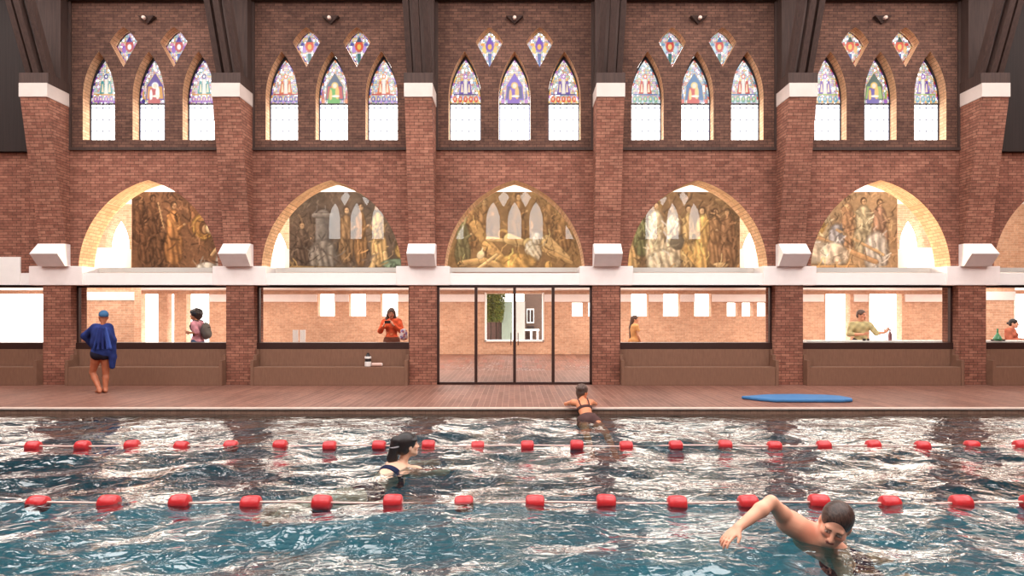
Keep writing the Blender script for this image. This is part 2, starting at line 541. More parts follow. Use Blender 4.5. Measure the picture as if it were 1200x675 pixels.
# white lining of the far opening
lin_ = MB()
lin_.box(-1.29, -1.22, RB - 0.06, RB + 0.42, 0.55, 2.66); lin_.box(1.20, 1.27, RB - 0.06, RB + 0.42, 0.55, 2.66)
lin_.box(-1.29, 1.27, RB - 0.06, RB + 0.42, 0.54, 0.61)
structure(lin_.build('trim_21', M['plaster']))

# ------------------------------------------------------------------- gallery
GB = 20.0
gh = []
for s in (-1, 1):
    gh.append(pointed(s * 13.17, 0.40, 2.9, 3.95, 4.95, 10))
    gh.append(pointed(s * 7.95, 0.42, 2.9, 3.6, 4.6, 10))
structure(link('gallery_wall', cut_slab(rect(-25, 25, 2.8, 5.5), gh, GB, GB + 0.35), M['brick_room']))
structure(MB().box(-25, 25, WY + WT, GB + 0.35, 5.36, 5.5).build('gallery_ceiling', M['plaster']))
gn = 30
for x0, x1 in ((-13.62, -12.70), (12.70, 13.64), (-8.5, -7.45), (7.45, 8.4)):
    structure(MB().box(x0, x1, GB - 0.5, GB - 0.02, 2.86, 3.86).build('trim_%d' % gn, M['plaster'])); gn += 1

# --------------------------------------------------- glazing of the lower bays
wn = 1
GY = 14.70
for b in BAYS:
    c = b * PITCH
    if b == 0: continue
    w = structure(empty('window_%d' % wn, (c, GY, 0))); wn += 1
    fr = MB()
    x0, x1 = c - HB, c + HB
    fr.box(x0, x0 + 0.05, GY, GY + 0.09, 1.0, 2.40).box(x1 - 0.05, x1, GY, GY + 0.09, 1.0, 2.40)
    fr.box(x0, x1, GY, GY + 0.09, 2.345, 2.40)
    fr.build('window_frame', M['frame'], w)
    MB().box(x0, x1, GY - 0.03, GY + 0.30, 0.85, 1.005).build('window_sill', M['frame'], w)
    MB().box(x0 + 0.05, x1 - 0.05, GY + 0.04, GY + 0.048, 1.005, 2.345).build('pane', M['glass'], w)
    structure(MB().box(x0, x1, GY + 0.02, GY + 0.30, 0.0, 0.85).build('wall_parapet', M['concrete']))

# entrance doors in the middle bay
d = structure(empty('door_1', (0, 14.55, 0)))
dy0, dy1 = 14.53, 14.61
fr = MB()
fr.box(-HB, -HB + 0.055, dy0, dy1, 0, 2.40).box(HB - 0.055, HB, dy0, dy1, 0, 2.40)
fr.box(-HB, HB, dy0, dy1, 2.335, 2.40).box(-HB, HB, dy0, dy1, 0.0, 0.06)
fr.build('door_frame', M['frame'], d)
for i in range(3):
    x = (i - 1) * 0.93
    MB().box(x - 0.035, x + 0.035, dy0, dy1, 0.06, 2.335).build('mullion', M['frame'], d)
for i in range(4):
    xa = -HB + 0.055 if i == 0 else (i - 2) * 0.93 + 0.035
    xb = HB - 0.055 if i == 3 else (i - 1) * 0.93 - 0.035
    MB().box(xa, xb, 14.565, 14.573, 0.06, 2.335).build('pane', M['glass_door'], d)
MB().tube([(-0.085, 14.50, 0.95), (-0.085, 14.50, 1.25)], 0.010).build('door_handle', M['frame'], d)
MB().tube([(0.085, 14.50, 0.95), (0.085, 14.50, 1.25)], 0.010).build('door_handle', M['frame'], d)

# glass in the gallery arches
for b in BAYS[1:]:
    c = b * PITCH
    w = structure(link('window_%d' % wn, cut_slab(pointed(c, AA - 0.01, AZ0, AZS, AZA - 0.015, 26), [], 14.97, 14.978), M['glass_arch'])); wn += 1
# ============================================================ stained glass
def smooth(a, b, x):
    t = np.clip((x - a) / (b - a), 0, 1)
    return t * t * (3 - 2 * t)

def put(img, m, col):
    m = np.clip(m, 0, 1)[..., None]
    img[:] = img * (1 - m) + np.array(col, float) * m

PAL = {
    -2: dict(bead=[(150, 90, 190), (245, 240, 245), (70, 60, 140), (225, 150, 190)], motif=(60, 150, 150), row=(170, 110, 190), fig=[(190, 60, 60), (250, 245, 240), (214, 150, 60)], sky=(90, 60, 150)),
    -1: dict(bead=[(190, 150, 220), (250, 245, 240), (230, 140, 90), (90, 90, 170)], motif=(216, 110, 60), row=(120, 110, 180), fig=[(90, 170, 60), (235, 190, 90), (190, 50, 50)], sky=(60, 80, 110)),
    0: dict(bead=[(245, 205, 110), (250, 245, 240), (190, 120, 200), (240, 170, 90)], motif=(110, 80, 170), row=(226, 84, 40), fig=[(120, 60, 180), (235, 180, 90), (60, 50, 120)], sky=(110, 70, 190)),
    1: dict(bead=[(200, 225, 235), (250, 245, 240), (220, 110, 100), (120, 160, 190)], motif=(200, 70, 55), row=(130, 185, 160), fig=[(205, 70, 60), (245, 205, 130), (70, 110, 160)], sky=(70, 120, 170)),
    2: dict(bead=[(240, 190, 120), (250, 245, 245), (170, 110, 200), (220, 90, 80)], motif=(110, 70, 170), row=(100, 170, 190), fig=[(90, 60, 160), (240, 190, 90), (150, 180, 80)], sky=(60, 90, 80)),
}

def glass_colors(img, lo=0.955, hi=0.995):
    """display colour -> transmission in front of the bright sky; near-white stays clear"""
    c = np.clip(img, 0, 255) / 255.0
    l = np.where(c <= 0.04045, c / 12.92, ((c + 0.055) / 1.055) ** 2.4)
    white = smooth(lo, hi, c.min(-1))[..., None]
    return l / S_WORLD * 1.05 * (1 - white) + white * np.ones(3)

def beads(X, Z, img, e, pal, wdt=0.045, per=0.075):
    k = np.floor(Z / per + 0.5 * (X > 0)).astype(int) % len(pal)
    ring = smooth(wdt, wdt - 0.008, e)
    for i, c in enumerate(pal):
        put(img, ring * (k == i), c)
    put(img, smooth(0.006, 0.0, np.abs(e - wdt)) * 0.8, (60, 50, 70))
    put(img, smooth(0.008, 0.002, np.abs((Z / per + 0.5 * (X > 0)) % 1 - 0.5) * per) * ring * 0.3, (60, 50, 70))

def mosaic(X, Z, img, seed, cs=0.042, amt=0.85):
    kx = np.floor(X / cs).astype(int); kz = np.floor(Z / (cs * 1.2)).astype(int)
    h = np.abs(np.sin(kx * 12.99 + kz * 78.23 + seed * 3.7) * 43758.5) % 1
    pal = [(244, 214, 150), (216, 184, 230), (255, 254, 252), (236, 168, 150), (168, 204, 226), (252, 240, 214), (240, 214, 224), (190, 214, 180)]
    for i, c in enumerate(pal):
        put(img, (np.floor(h * len(pal)) == i) * amt, c)
    gx = np.abs(X / cs - np.round(X / cs)) * cs; gz = np.abs(Z / (cs * 1.2) - np.round(Z / (cs * 1.2))) * cs * 1.2
    put(img, smooth(0.007, 0.001, np.minimum(gx, gz)) * 0.6, (80, 66, 86))

def ell(X, Z, cx, cz, rx, rz, soft=0.2):
    d = np.sqrt(((X - cx) / rx) ** 2 + ((Z - cz) / rz) ** 2)
    return smooth(1 + soft, 1 - soft, d)

def tri(X, Z, cx, z0, z1, w0, w1):
    t = (Z - z0) / (z1 - z0)
    w = w0 + (w1 - w0) * t
    return ((t >= 0) & (t <= 1)) * smooth(w + 0.008, w - 0.008, np.abs(X - cx))

def paint_side(X, Z, e, p, seed):
    img = np.ones(X.shape + (3,)) * np.array((250, 243, 238.))
    mosaic(X, Z, img, seed)
    for s in (-1, 1):
        put(img, tri(X, Z, s * 0.085, 0.26, 0.58, 0.075, 0.02), p['motif'])
        put(img, tri(X, Z, s * 0.085, 0.30, 0.50, 0.03, 0.012), (250, 225, 190))
        put(img, ell(X, Z, s * 0.085, 0.60, 0.022, 0.03), p['fig'][1])
    put(img, tri(X, Z, 0, 0.24, 0.62, 0.05, 0.03), (245, 235, 225))
    put(img, ell(X, Z, 0, 0.68, 0.05, 0.06), p['bead'][2])
    put(img, ell(X, Z, 0, 0.68, 0.025, 0.03), (250, 250, 245))
    put(img, tri(X, Z, 0, 0.22, 0.255, 0.30, 0.30) * 0.8, p['fig'][2])
    for i in range(-2, 3):
        put(img, ell(X, Z, i * 0.13, 0.12, 0.048, 0.075), p['row'])
        put(img, ell(X, Z, i * 0.13, 0.13, 0.018, 0.035), (250, 225, 190))
        put(img, ell(X, Z, i * 0.13 + 0.065, 0.055, 0.025, 0.04), p['bead'][0])
    beads(X, Z, img, e, p['bead'])
    return img

def paint_mid(X, Z, e, p, seed):
    img = np.ones(X.shape + (3,)) * np.array((248, 240, 240.))
    mosaic(X, Z, img, seed)
    put(img, tri(X, Z, 0, 0.10, 0.46, 0.235, 0.20), p['sky'])
    put(img, tri(X, Z, 0, 0.46, 0.78, 0.20, 0.0), p['sky'])
    put(img, tri(X, Z, 0, 0.14, 0.44, 0.20, 0.17), p['fig'][2])
    put(img, tri(X, Z, -0.03, 0.02, 0.40, 0.15, 0.09), p['fig'][0])
    put(img, ell(X, Z, 0.06, 0.28, 0.05, 0.16), p['fig'][1])
    put(img, ell(X, Z, -0.10, 0.22, 0.035, 0.15), p['fig'][1])
    put(img, ell(X, Z, 0.0, 0.46, 0.085, 0.085), p['fig'][1])
    put(img, ell(X, Z, 0.0, 0.455, 0.05, 0.06), (245, 222, 200))
    put(img, ell(X, Z, 0.02, 0.20, 0.10, 0.03), (248, 235, 220))
    put(img, ell(X, Z, 0.0, 0.08, 0.13, 0.05), p['fig'][0])
    for s in (-1, 1):
        put(img, tri(X, Z, s * 0.285, 0.05, 0.34, 0.03, 0.008), p['fig'][2])
        put(img, ell(X, Z, s * 0.285, 0.07, 0.04, 0.06), p['bead'][2])
    put(img, smooth(0.010, 0.002, np.abs(np.abs(X) - np.where(Z < 0.46, 0.235 - 0.097 * (Z - 0.1), 0.20 * (0.78 - Z) / 0.32))) * (Z > 0.1) * (Z < 0.78), (235, 190, 110))
    beads(X, Z, img, e, p['bead'])
    return img

def paint_kite(X, Z, e, p, seed):
    img = np.ones(X.shape + (3,)) * np.array((248, 238, 225.))
    mosaic(X, Z, img, seed)
    put(img, tri(X, Z, 0, 0.10, 0.42, 0.02, 0.045), (50, 110, 110) if seed % 2 == 0 else (60, 90, 160))
    for s in (-1, 1):
        put(img, ell(X, Z, s * 0.13, 0.52, 0.05, 0.09), p['bead'][0])
        put(img, ell(X, Z, s * 0.17, 0.64, 0.05, 0.04), p['bead'][3])
    put(img, ell(X, Z, 0, 0.60, 0.10, 0.14), p['fig'][0] if seed % 3 else (222, 80, 50))
    put(img, ell(X, Z, 0, 0.58, 0.05, 0.07), p['fig'][1])
    put(img, tri(X, Z, 0, 0.70, 0.84, 0.07, 0.0), p['sky'])
    beads(X, Z, img, e, p['bead'], 0.035, 0.07)
    return img

def glass_grid(name, cx, y, zs, hw, painter, nx=44):
    u = np.linspace(-1, 1, nx)
    U, Zg = np.meshgrid(u, zs, indexing='ij')
    H = np.array([max(hw(z), 0.002) for z in zs])[None, :]
    X = U * H
    e = H - np.abs(X)
    img = painter(X, Zg - zs[0], e)
    n, m = X.shape
    v = np.stack([X + cx, np.full_like(X, y), Zg], -1).reshape(-1, 3)
    i = np.arange(n * m).reshape(n, m)
    f = np.stack([i[:-1, :-1], i[1:, :-1], i[1:, 1:], i[:-1, 1:]], -1).reshape(-1, 4)
    return color_mesh(name, v, f, glass_colors(img).reshape(-1, 3))

GPY = 14.77
ZB = 6.835
GA = 7.93
def clear_painter(tint):
    def f(X, Z, e):
        img = np.ones(X.shape + (3,)) * 255.0
        gx = np.abs((X / 0.155 + 0.5) - np.round(X / 0.155 + 0.5)) * 0.155
        gz = np.abs(Z / 0.285 - np.round(Z / 0.285)) * 0.285
        put(img, smooth(0.016, 0.006, gx) * np.where(Z > 0.72, 0.9, 0.45), tint)
        put(img, smooth(0.016, 0.006, gz) * 0.8, (120, 125, 150))
        put(img, smooth(0.035, 0.015, e) * 0.75, tint)
        return img
    return f
for b in BAYS[1:-1]:
    p = PAL[b]
    for d in (-1, 0, 1):
        cx = b * PITCH + d * 1.2
        w = structure(empty('window_%d' % wn, (cx, GPY, LZ0))); wn += 1
        hw = lambda z: hw_pointed(z, LA - 0.012, LZS - 0.05, GA)
        zs = ZB + (GA - 0.002 - ZB) * np.linspace(0, 1, 92)
        fn = (paint_mid if d == 0 else paint_side)
        link('stained_glass', glass_grid('stained_glass', cx, GPY, zs, hw, lambda X, Z, e: fn(X, Z, e, p, b * 5 + d * 2), 56), M['stained'], w)
        zs = np.linspace(LZ0, ZB, 84)
        link('clear_glass', glass_grid('clear_glass', cx, GPY, zs, hw, clear_painter((165, 165, 215) if d == 0 else (200, 200, 220)), 72), M['stained'], w)
        MB().box(cx - LA + 0.004, cx + LA - 0.004, GPY - 0.03, GPY + 0.02, ZB - 0.014, ZB + 0.014).build('saddle_bar', M['lead'], w)
        pts = pointed(cx, LA - 0.004, LZ0 + 0.004, LZS, LZA - 0.004)
        inner = pointed(cx, LA - 0.016, LZ0 + 0.012, LZS - 0.05, GA - 0.004)
        link('glass_frame', cut_slab(pts, [inner], GPY - 0.02, GPY + 0.015), M['lead'], w)
    for d in (-1, 1):
        cx = b * PITCH + d * 0.605
        def khw(z):
            if z <= KZ[1]: return KA * (z - KZ[0]) / (KZ[1] - KZ[0])
            lo, hi = 0.0, 1.0
            for _ in range(30):
                t = (lo + hi) / 2
                if KZ[1] + (KZ[2] - KZ[1]) * (t + 0.154 * math.sin(math.pi * t)) < z: lo = t
                else: hi = t
            return KA * (1 - lo)
        zs = np.linspace(KZ[0] + 0.004, KZ[2] - 0.002, 66)
        structure(link('window_%d' % wn, glass_grid('kite_glass', cx, 14.735, zs, lambda z: khw(z) - 0.004, lambda X, Z, e: paint_kite(X, Z, e, p, b + 7)), M['stained'])); wn += 1

# ------------------------------------------------------------------- murals
NX, NZ = 200, 124
MXg, MZg = np.meshgrid(np.linspace(-1.89, 1.89, NX), np.linspace(0, 2.26, NZ), indexing='ij')

def fbm(X, Z, seed, sc=1.0, octs=5):
    r = np.random.RandomState(seed)
    out = np.zeros_like(X)
    a = 1.0
    for o in range(octs):
        for k in range(4):
            th = r.rand() * 6.28; f = sc * 2 ** o * (0.7 + 0.6 * r.rand())
            out += a * np.sin(f * (X * math.cos(th) + Z * math.sin(th)) + r.rand() * 6.28 + 1.3 * out * 0.3)
        a *= 0.6
    return out / (4 * 1.6)

class Mural:
    def __init__(self, base, dark, seed):
        self.seed = seed
        n = fbm(MXg, MZg, seed, 2.2)
        self.img = np.ones(MXg.shape + (3,)) * np.array(base, float)
        put(self.img, 0.5 + 0.55 * n, dark)
    def blob(self, cx, cz, rx, rz, col, ang=0.0, folds=0.0, soft=0.12, light=0.35):
        a = math.radians(ang)
        x, z = MXg - cx, MZg - cz
        u = (x * math.cos(a) + z * math.sin(a)) / rx
        v = (-x * math.sin(a) + z * math.cos(a)) / rz
        d = np.sqrt(u * u + v * v) + 0.05 * fbm(MXg, MZg, self.seed + 3, 9, 2)
        m = smooth(1 + soft, 1 - soft, d)
        sh = 1 + light * (-0.7 * u + 0.5 * v) * 0.7
        if folds: sh = sh + 0.22 * np.sin(u * folds + 2.0 * np.sin(v * 2.3 + u * 2))
        c = np.clip(np.array(col, float)[None, None] * sh[..., None], 0, 255)
        self.img[:] = self.img * (1 - m[..., None]) + c * m[..., None]
        rim = smooth(0.16, 0.03, np.abs(d - 1.0)) * 0.4
        put(self.img, rim, np.array(col) * 0.42)
    def stroke(self, pts, w, col, w2=None):
        w2 = w if w2 is None else w2
        for (x0, z0), (x1, z1) in zip(pts[:-1], pts[1:]):
            L2 = (x1 - x0) ** 2 + (z1 - z0) ** 2
            t = np.clip(((MXg - x0) * (x1 - x0) + (MZg - z0) * (z1 - z0)) / L2, 0, 1)
            dx, dz = MXg - x0 - t * (x1 - x0), MZg - z0 - t * (z1 - z0)
            d = np.sqrt(dx * dx + dz * dz)
            ww = w + (w2 - w) * t
            put(self.img, smooth(ww * 1.25, ww * 1.0, d) * 0.45, np.array(col) * 0.4)
            sh = 1 + 0.3 * np.clip((-dx + dz) / ww, -1, 1)
            m = smooth(ww, ww * 0.75, d)[..., None]
            self.img[:] = self.img * (1 - m) + np.clip(np.array(col, float) * sh[..., None], 0, 255) * m
    def figure(self, x, z0, h, robe, skin=(214, 164, 112), hair=(74, 52, 36), halo=None, lean=0.0, w=0.2, arm=1):
        hx, hz = x + lean * h, z0 + h * 0.93
        if halo: 
            self.blob(hx, hz, 0.17, 0.17, halo, light=0.15); self.blob(hx, hz, 0.135, 0.135, np.array(halo) * 0.8, light=0.15)
        self.blob(x, z0 + h * 0.26, w * 1.1, h * 0.30, robe, -lean * 40, folds=9)
        self.blob(x + lean * h * 0.6, z0 + h * 0.62, w * 0.85, h * 0.24, np.clip(np.array(robe) * 1.1, 0, 255), -lean * 50, folds=6)
        self.stroke([(x + lean * h * 0.8 - w * 0.6 * arm, z0 + h * 0.76), (x + w * 0.5 * arm, z0 + h * 0.55), (x + w * 1.2 * arm, z0 + h * 0.62)], 0.055, np.array(robe) * 1.05, 0.035)
        self.blob(x + w * 1.25 * arm, z0 + h * 0.63, 0.04, 0.035, skin)
        self.blob(hx, hz + 0.02, 0.085, 0.10, hair)
        self.blob(hx + 0.015 * arm, hz - 0.01, 0.065, 0.085, skin)
        self.stroke([(hx - 0.03, hz), (hx - 0.01, hz)], 0.009, (70, 46, 34)); self.stroke([(hx + 0.025, hz), (hx + 0.045, hz)], 0.009, (70, 46, 34))
    def finish(self, warm=0.1, lift=0.0):
        r = np.random.RandomState(self.seed + 40)
        for i in range(260):
            x, z = r.uniform(-1.85, 1.85), r.uniform(0.05, 2.2)
            c = self.img[int((x + 1.89) / 3.78 * (NX - 1)), int(z / 2.26 * (NZ - 1))] * r.choice((0.55, 0.7, 1.22, 1.4))
            a = r.normal(math.pi / 2, 0.7); L = r.uniform(0.08, 0.30); bend = r.uniform(-.06, .06)
            p = [(x, z), (x + L / 2 * math.cos(a) + bend, z + L / 2 * math.sin(a)), (x + L * math.cos(a), z + L * math.sin(a))]
            w_ = r.uniform(0.010, 0.026)
            for (x0, z0), (x1, z1) in zip(p[:-1], p[1:]):
                t = np.clip(((MXg - x0) * (x1 - x0) + (MZg - z0) * (z1 - z0)) / ((x1 - x0) ** 2 + (z1 - z0) ** 2 + 1e-9), 0, 1)
                dd = np.hypot(MXg - x0 - t * (x1 - x0), MZg - z0 - t * (z1 - z0))
                put(self.img, smooth(w_ * 1.4, w_ * 0.4, dd) * 0.75, np.clip(c, 0, 250))
        n = fbm(MXg, MZg, self.seed + 9, 26, 3)[..., None]
        n2 = fbm(MXg, MZg, self.seed + 12, 3, 4)[..., None]
        n3 = fbm(MXg * 0.5, MZg, self.seed + 15, 60, 2)[..., None]
        im = self.img * (1 + 0.16 * n + 0.20 * n2 + 0.10 * n3)
        lum = im.mean(-1, keepdims=True); im = im * 0.76 + lum * 0.24 * np.array((1.03, 1.0, 0.95))
        im = im * (1 - warm) + np.array((196, 150, 96.)) * warm
        im = im * (1 - lift) + 235 * lift
        c = np.clip(im, 0, 255) / 255.0
        return np.where(c <= 0.04045, c / 12.92, ((c + 0.055) / 1.055) ** 2.4)

def mural_a():
    m = Mural((150, 100, 66), (84, 58, 42), 21)
    for x, z, h in ((-1.65, .9, 1.2), (-1.3, 1.0, 1.15), (-1.5, .3, 1.2), (-1.05, .2, 1.1)):
        m.figure(x, z, h, (104, 70, 46), skin=(150, 104, 70))
    m.figure(-0.72, 0.25, 1.75, (176, 116, 62), arm=1, w=0.24)
    m.stroke([(-1.15, 1.95), (-0.98, 1.2)], 0.025, (190, 150, 100))
    m.figure(-0.1, 1.05, 1.0, (150, 96, 60), hair=(60, 40, 30))
    m.figure(0.55, 1.2, .95, (160, 104, 64), halo=(205, 150, 70))
    m.figure(1.05, 1.0, 1.0, (108, 108, 120), halo=(214, 158, 66))
    m.blob(0.12, 1.28, 0.34, 0.36, (216, 158, 70), light=.1); m.blob(0.12, 1.28, 0.25, 0.27, (176, 118, 58), light=.2)
    m.blob(0.14, 1.26, 0.14, 0.18, (104, 66, 40)); m.blob(0.16, 1.22, 0.09, 0.13, (205, 150, 100))
    m.stroke([(0.35, 1.25), (0.8, 1.0), (1.2, 0.85)], 0.19, (226, 190, 140), 0.16)
    m.stroke([(0.45, 1.1), (0.55, 0.75), (0.35, 0.5)], 0.07, (214, 168, 116), 0.05)
    m.blob(1.2, 0.4, 0.42, 0.42, (126, 136, 150), folds=8); m.blob(0.75, 0.3, 0.3, 0.35, (186, 180, 172), folds=7)
    m.stroke([(0.0, .35), (1.7, .16)], 0.02, (80, 56, 44)); m.blob(0.2, 0.1, 0.3, 0.2, (190, 186, 176), folds=5)
    return m.finish(0.06)

def mural_b():
    m = Mural((120, 96, 74), (78, 66, 56), 33)
    m.stroke([(-0.95, 0.1), (-0.95, 1.55)], 0.24, (120, 112, 104)); m.blob(-0.95, 0.45, 0.4, 0.48, (134, 124, 112), folds=12)
    m.stroke([(-1.2, 1.6), (-0.7, 1.6)], 0.07, (136, 126, 116))
    m.figure(-0.3, .3, 1.55, (130, 96, 60)); m.figure(0.1, .25, 1.7, (150, 104, 58), w=.17); m.figure(-1.55, .2, 1.2, (98, 78, 62))
    m.figure(0.62, 0.2, 1.75, (205, 158, 92), arm=-1, w=0.2, lean=-.03)
    m.stroke([(0.5, .5), (0.42, 0.08)], 0.07, (222, 176, 112)); m.stroke([(0.78, .55), (0.85, 0.1)], 0.07, (222, 176, 112))
    m.figure(1.5, .9, 1.1, (150, 108, 66)); m.blob(1.5, 0.55, 0.36, 0.5, (88, 104, 76), 25, folds=8)
    m.blob(1.1, 0.25, 0.42, 0.14, (96, 122, 96), folds=5); m.blob(1.28, 0.62, 0.22, 0.24, (206, 158, 76), light=.1); m.blob(1.3, 0.6, 0.11, 0.13, (120, 80, 48))
    m.stroke([(-1.8, 0.12), (-.3, .06), (.6, .02)], 0.09, (150, 118, 66))
    return m.finish(0.03, 0.05)

def mural_c():
    m = Mural((158, 116, 66), (108, 78, 46), 45)
    for x, z, h in ((-1.2, .75, 1.2), (-.85, .9, 1.15), (0.1, .9, 1.3), (0.95, .9, 1.2), (1.35, .6, 1.1)):
        m.figure(x, z, h, (136, 96, 54), skin=(196, 148, 92))
    m.figure(-1.45, 0.2, 1.4, (104, 104, 66))
    m.blob(-0.32, 1.08, 0.15, 0.15, (216, 164, 80), light=.1); m.blob(-0.32, 1.07, 0.09, 0.1, (120, 80, 46))
    m.stroke([(-1.1, 1.3), (-0.75, .75), (-0.3, .35)], 0.19, (196, 146, 78), 0.1)
    m.stroke([(-.75, .95), (-.2, .9), (0.1, .75)], 0.08, (222, 178, 110), 0.05)
    m.stroke([(-0.15, 0.95), (0.4, .82), (0.9, 0.9), (1.5, 0.4)], 0.17, (224, 178, 108), 0.07)
    m.stroke([(0.5, 0.8), (1.0, 0.55), (1.6, 0.28)], 0.1, (206, 156, 90), 0.05)
    m.blob(0.52, 0.62, 0.22, 0.30, (232, 214, 182), 20, folds=9); m.blob(0.62, 0.95, 0.13, 0.18, (236, 220, 190), folds=5)
    m.stroke([(-1.5, 0.25), (-0.9, .35), (-0.2, 0.12)], 0.1, (206, 158, 90)); m.stroke([(-1.1, .05), (-.5, .5)], .05, (226, 182, 116))
    m.blob(0.1, 0.3, 0.5, 0.24, (206, 150, 70), folds=7); m.blob(0.95, .2, 0.1, 0.13, (222, 166, 80)); m.blob(-0.95, .5, .1, .13, (238, 214, 160), -30)
    m.stroke([(-1.8, 0.05), (1.8, 0.05)], 0.07, (170, 122, 62))
    return m.finish(0.16, 0.04)

def mural_d():
    m = Mural((142, 104, 66), (92, 68, 46), 57)
    m.figure(-1.45, 0.15, 1.55, (196, 150, 92), w=.26, lean=.05); m.figure(-1.1, .1, 1.8, (214, 166, 96), w=.22, arm=-1)
    m.figure(-0.85, .5, 1.2, (96, 104, 62))
    m.figure(-0.45, 0.1, 1.9, (226, 200, 156), w=.27, halo=(206, 154, 80)); m.figure(0.02, 0.1, 1.8, (220, 196, 158), w=.24, arm=-1)
    m.blob(-0.25, 0.3, 0.45, 0.34, (228, 206, 170), folds=12)
    m.figure(0.45, 0.15, 1.75, (190, 150, 90), w=.2); m.stroke([(0.3, .8), (0.75, 0.15)], 0.12, (216, 160, 80), .07)
    m.figure(0.85, 0.1, 1.75, (222, 166, 84), w=.24, arm=-1); m.figure(1.2, 0.2, 1.6, (150, 104, 64), w=.2)
    m.figure(1.55, 0.15, 1.65, (134, 92, 60), w=.24, arm=-1)
    m.blob(1.35, .22, .22, .07, (220, 180, 120))
    m.blob(0.15, 0.85, .2, .2, (104, 96, 80)); m.stroke([(-1.8, 0.05), (1.8, 0.04)], 0.06, (150, 108, 60))
    return m.finish(0.14, 0.05)

def mural_e():
    m = Mural((196, 156, 110), (168, 124, 82), 69)
    m.figure(-0.2, .5, 1.6, (226, 196, 150), w=.26, skin=(226, 180, 130)); m.figure(0.5, .7, 1.45, (190, 134, 90), w=.2)
    m.figure(0.95, .5, 1.6, (170, 156, 120), w=.26); m.figure(1.4, .6, 1.45, (160, 116, 90), w=.22)
    m.blob(-0.35, 1.35, 0.32, 0.42, (232, 200, 150), 20); m.blob(-0.3, 1.3, 0.18, 0.22, (205, 152, 70))
    m.blob(0.2, 1.0, 0.22, 0.36, (150, 150, 160), folds=6)
    m.blob(1.3, 0.55, 0.34, 0.6, (196, 190, 180), folds=10)
    m.stroke([(-1.75, 1.45), (-0.3, 0.95), (1.3, 0.3)], 0.075, (206, 150, 96)); m.stroke([(0.2, 1.2), (1.5, .5)], .04, (216, 166, 110))
    m.blob(-0.55, 0.55, 0.62, 0.36, (226, 204, 176), 8, folds=5); m.blob(0.1, 0.5, 0.42, 0.36, (220, 198, 172), -10, folds=6)
    m.blob(-1.35, 0.55, 0.17, 0.19, (110, 80, 56)); m.blob(-1.3, 0.5, 0.13, 0.15, (205, 152, 104))
    m.blob(-1.05, 0.3, 0.45, 0.16, (186, 150, 110)); m.stroke([(-1.8, .1), (.7, .1)], .13, (176, 126, 72))
    return m.finish(0.10, 0.06)

mdata = [(-2, mural_a, 'brown and gold mural with a large haloed head, in the leftmost glazed arch'),
         (-1, mural_b, 'dark grey brown mural with a golden figure and green kneeling robe'),
         (0, mural_c, 'golden mural of a reclining figure in the arch above the glass doors'),
         (1, mural_d, 'ochre mural of standing figures in pale robes with a dark right side'),
         (2, mural_e, 'pale washed out mural with a slanting beam and a stooping figure')]
mi = np.arange(NX * NZ).reshape(NX, NZ)
mf = np.stack([mi[:-1, :-1], mi[1:, :-1], mi[1:, 1:], mi[:-1, 1:]], -1).reshape(-1, 4)
for b, fn, lab in mdata:
    c = b * PITCH
    v = np.stack([MXg + c, np.full_like(MXg, 16.85), MZg + 2.86], -1).reshape(-1, 3)
    o = thing('mural', lab, 'mural', (c, 16.87, 2.86), 'murals behind the gallery arches')
    link('painting', color_mesh('painting', v, mf, fn().reshape(-1, 3)), M['mural'], o)
    MB().box(c - 1.89, c + 1.89, 16.855, 16.90, 2.86, 5.12).build('backing_board', M['plaster'], o)

# ------------------------------------------------------------------ benches
blabs = {-3: 'brown concrete bench at the far left edge, under the dark boarded bay',
         -2: 'brown concrete bench behind the standing person in the blue cloak',
         -1: 'brown concrete bench with the flask and rolled towel on it',
         1: 'empty brown concrete bench just right of the glass doors',
         2: 'empty brown concrete bench under the man in the pale green shirt',
         3: 'brown concrete bench at the far right, under the green carafe'}
for b in BAYS:
    if b == 0: continue
    c = b * PITCH
    x0, x1 = c - HB + 0.005, c + HB - 0.005
    o = thing('bench', blabs[b], 'bench', (c, 14.5, 0), 'built-in benches under the windows')
    MB().box(x0 + 0.07, x1 - 0.07, 14.31, 14.66, 0.0, 0.44).build('seat', M['concrete'], o, bevel=0.008)
    MB().box(x0 + 0.07, x1 - 0.07, 14.66, 14.715, 0.44, 0.845).build('backrest', M['concrete'], o, bevel=0.006)
    for xa, xb in ((x0, x0 + 0.07), (x1 - 0.07, x1)):
        MB().prism_x([(14.30, 0.0), (14.30, 0.60), (14.47, 0.60), (14.47, 0.72), (14.60, 0.72), (14.60, 0.845), (14.715, 0.845), (14.715, 0.0)], xa, xb).build('cheek', M['concrete'], o)

# ------------------------------------------- small lamps on the upper wall
spot = {-2: 'small dark triangular wall lamp above the leftmost kite windows', -1: 'small dark triangular wall lamp above the bay with the green centre window',
        0: 'small dark triangular wall lamp straight above the glass doors', 1: 'small dark triangular wall lamp above the red figure window', 2: 'small dark triangular wall lamp above the rightmost kite windows'}
M['bulb'] = plain_mat('lamp_lens', (250, 220, 205), 0.2, 0.02, spec=0.8)
for b in BAYS[1:-1]:
    c = b * PITCH
    o = thing('wall_lamp', spot[b], 'lamp', (c, WY, 8.7), 'lamps on the upper wall')
    m = MB()
    m.add([(c - 0.20, WY, 8.82), (c + 0.20, WY, 8.82), (c, WY, 8.66), (c - 0.20, WY - 0.12, 8.82), (c + 0.20, WY - 0.12, 8.82), (c, WY - 0.04, 8.66)],
          [(0, 1, 2), (3, 5, 4), (0, 3, 4, 1), (1, 4, 5, 2), (2, 5, 3, 0)])
    m.build('bracket', M['timber'], o)
    MB().lathe([(0.0, -0.17), (0.032, -0.165), (0.045, -0.14), (0.045, -0.09), (0.02, -0.06)], (c + 0.02 * b, WY, 8.765), 'y', 14).build('lens', M['bulb'], o, smooth=True)

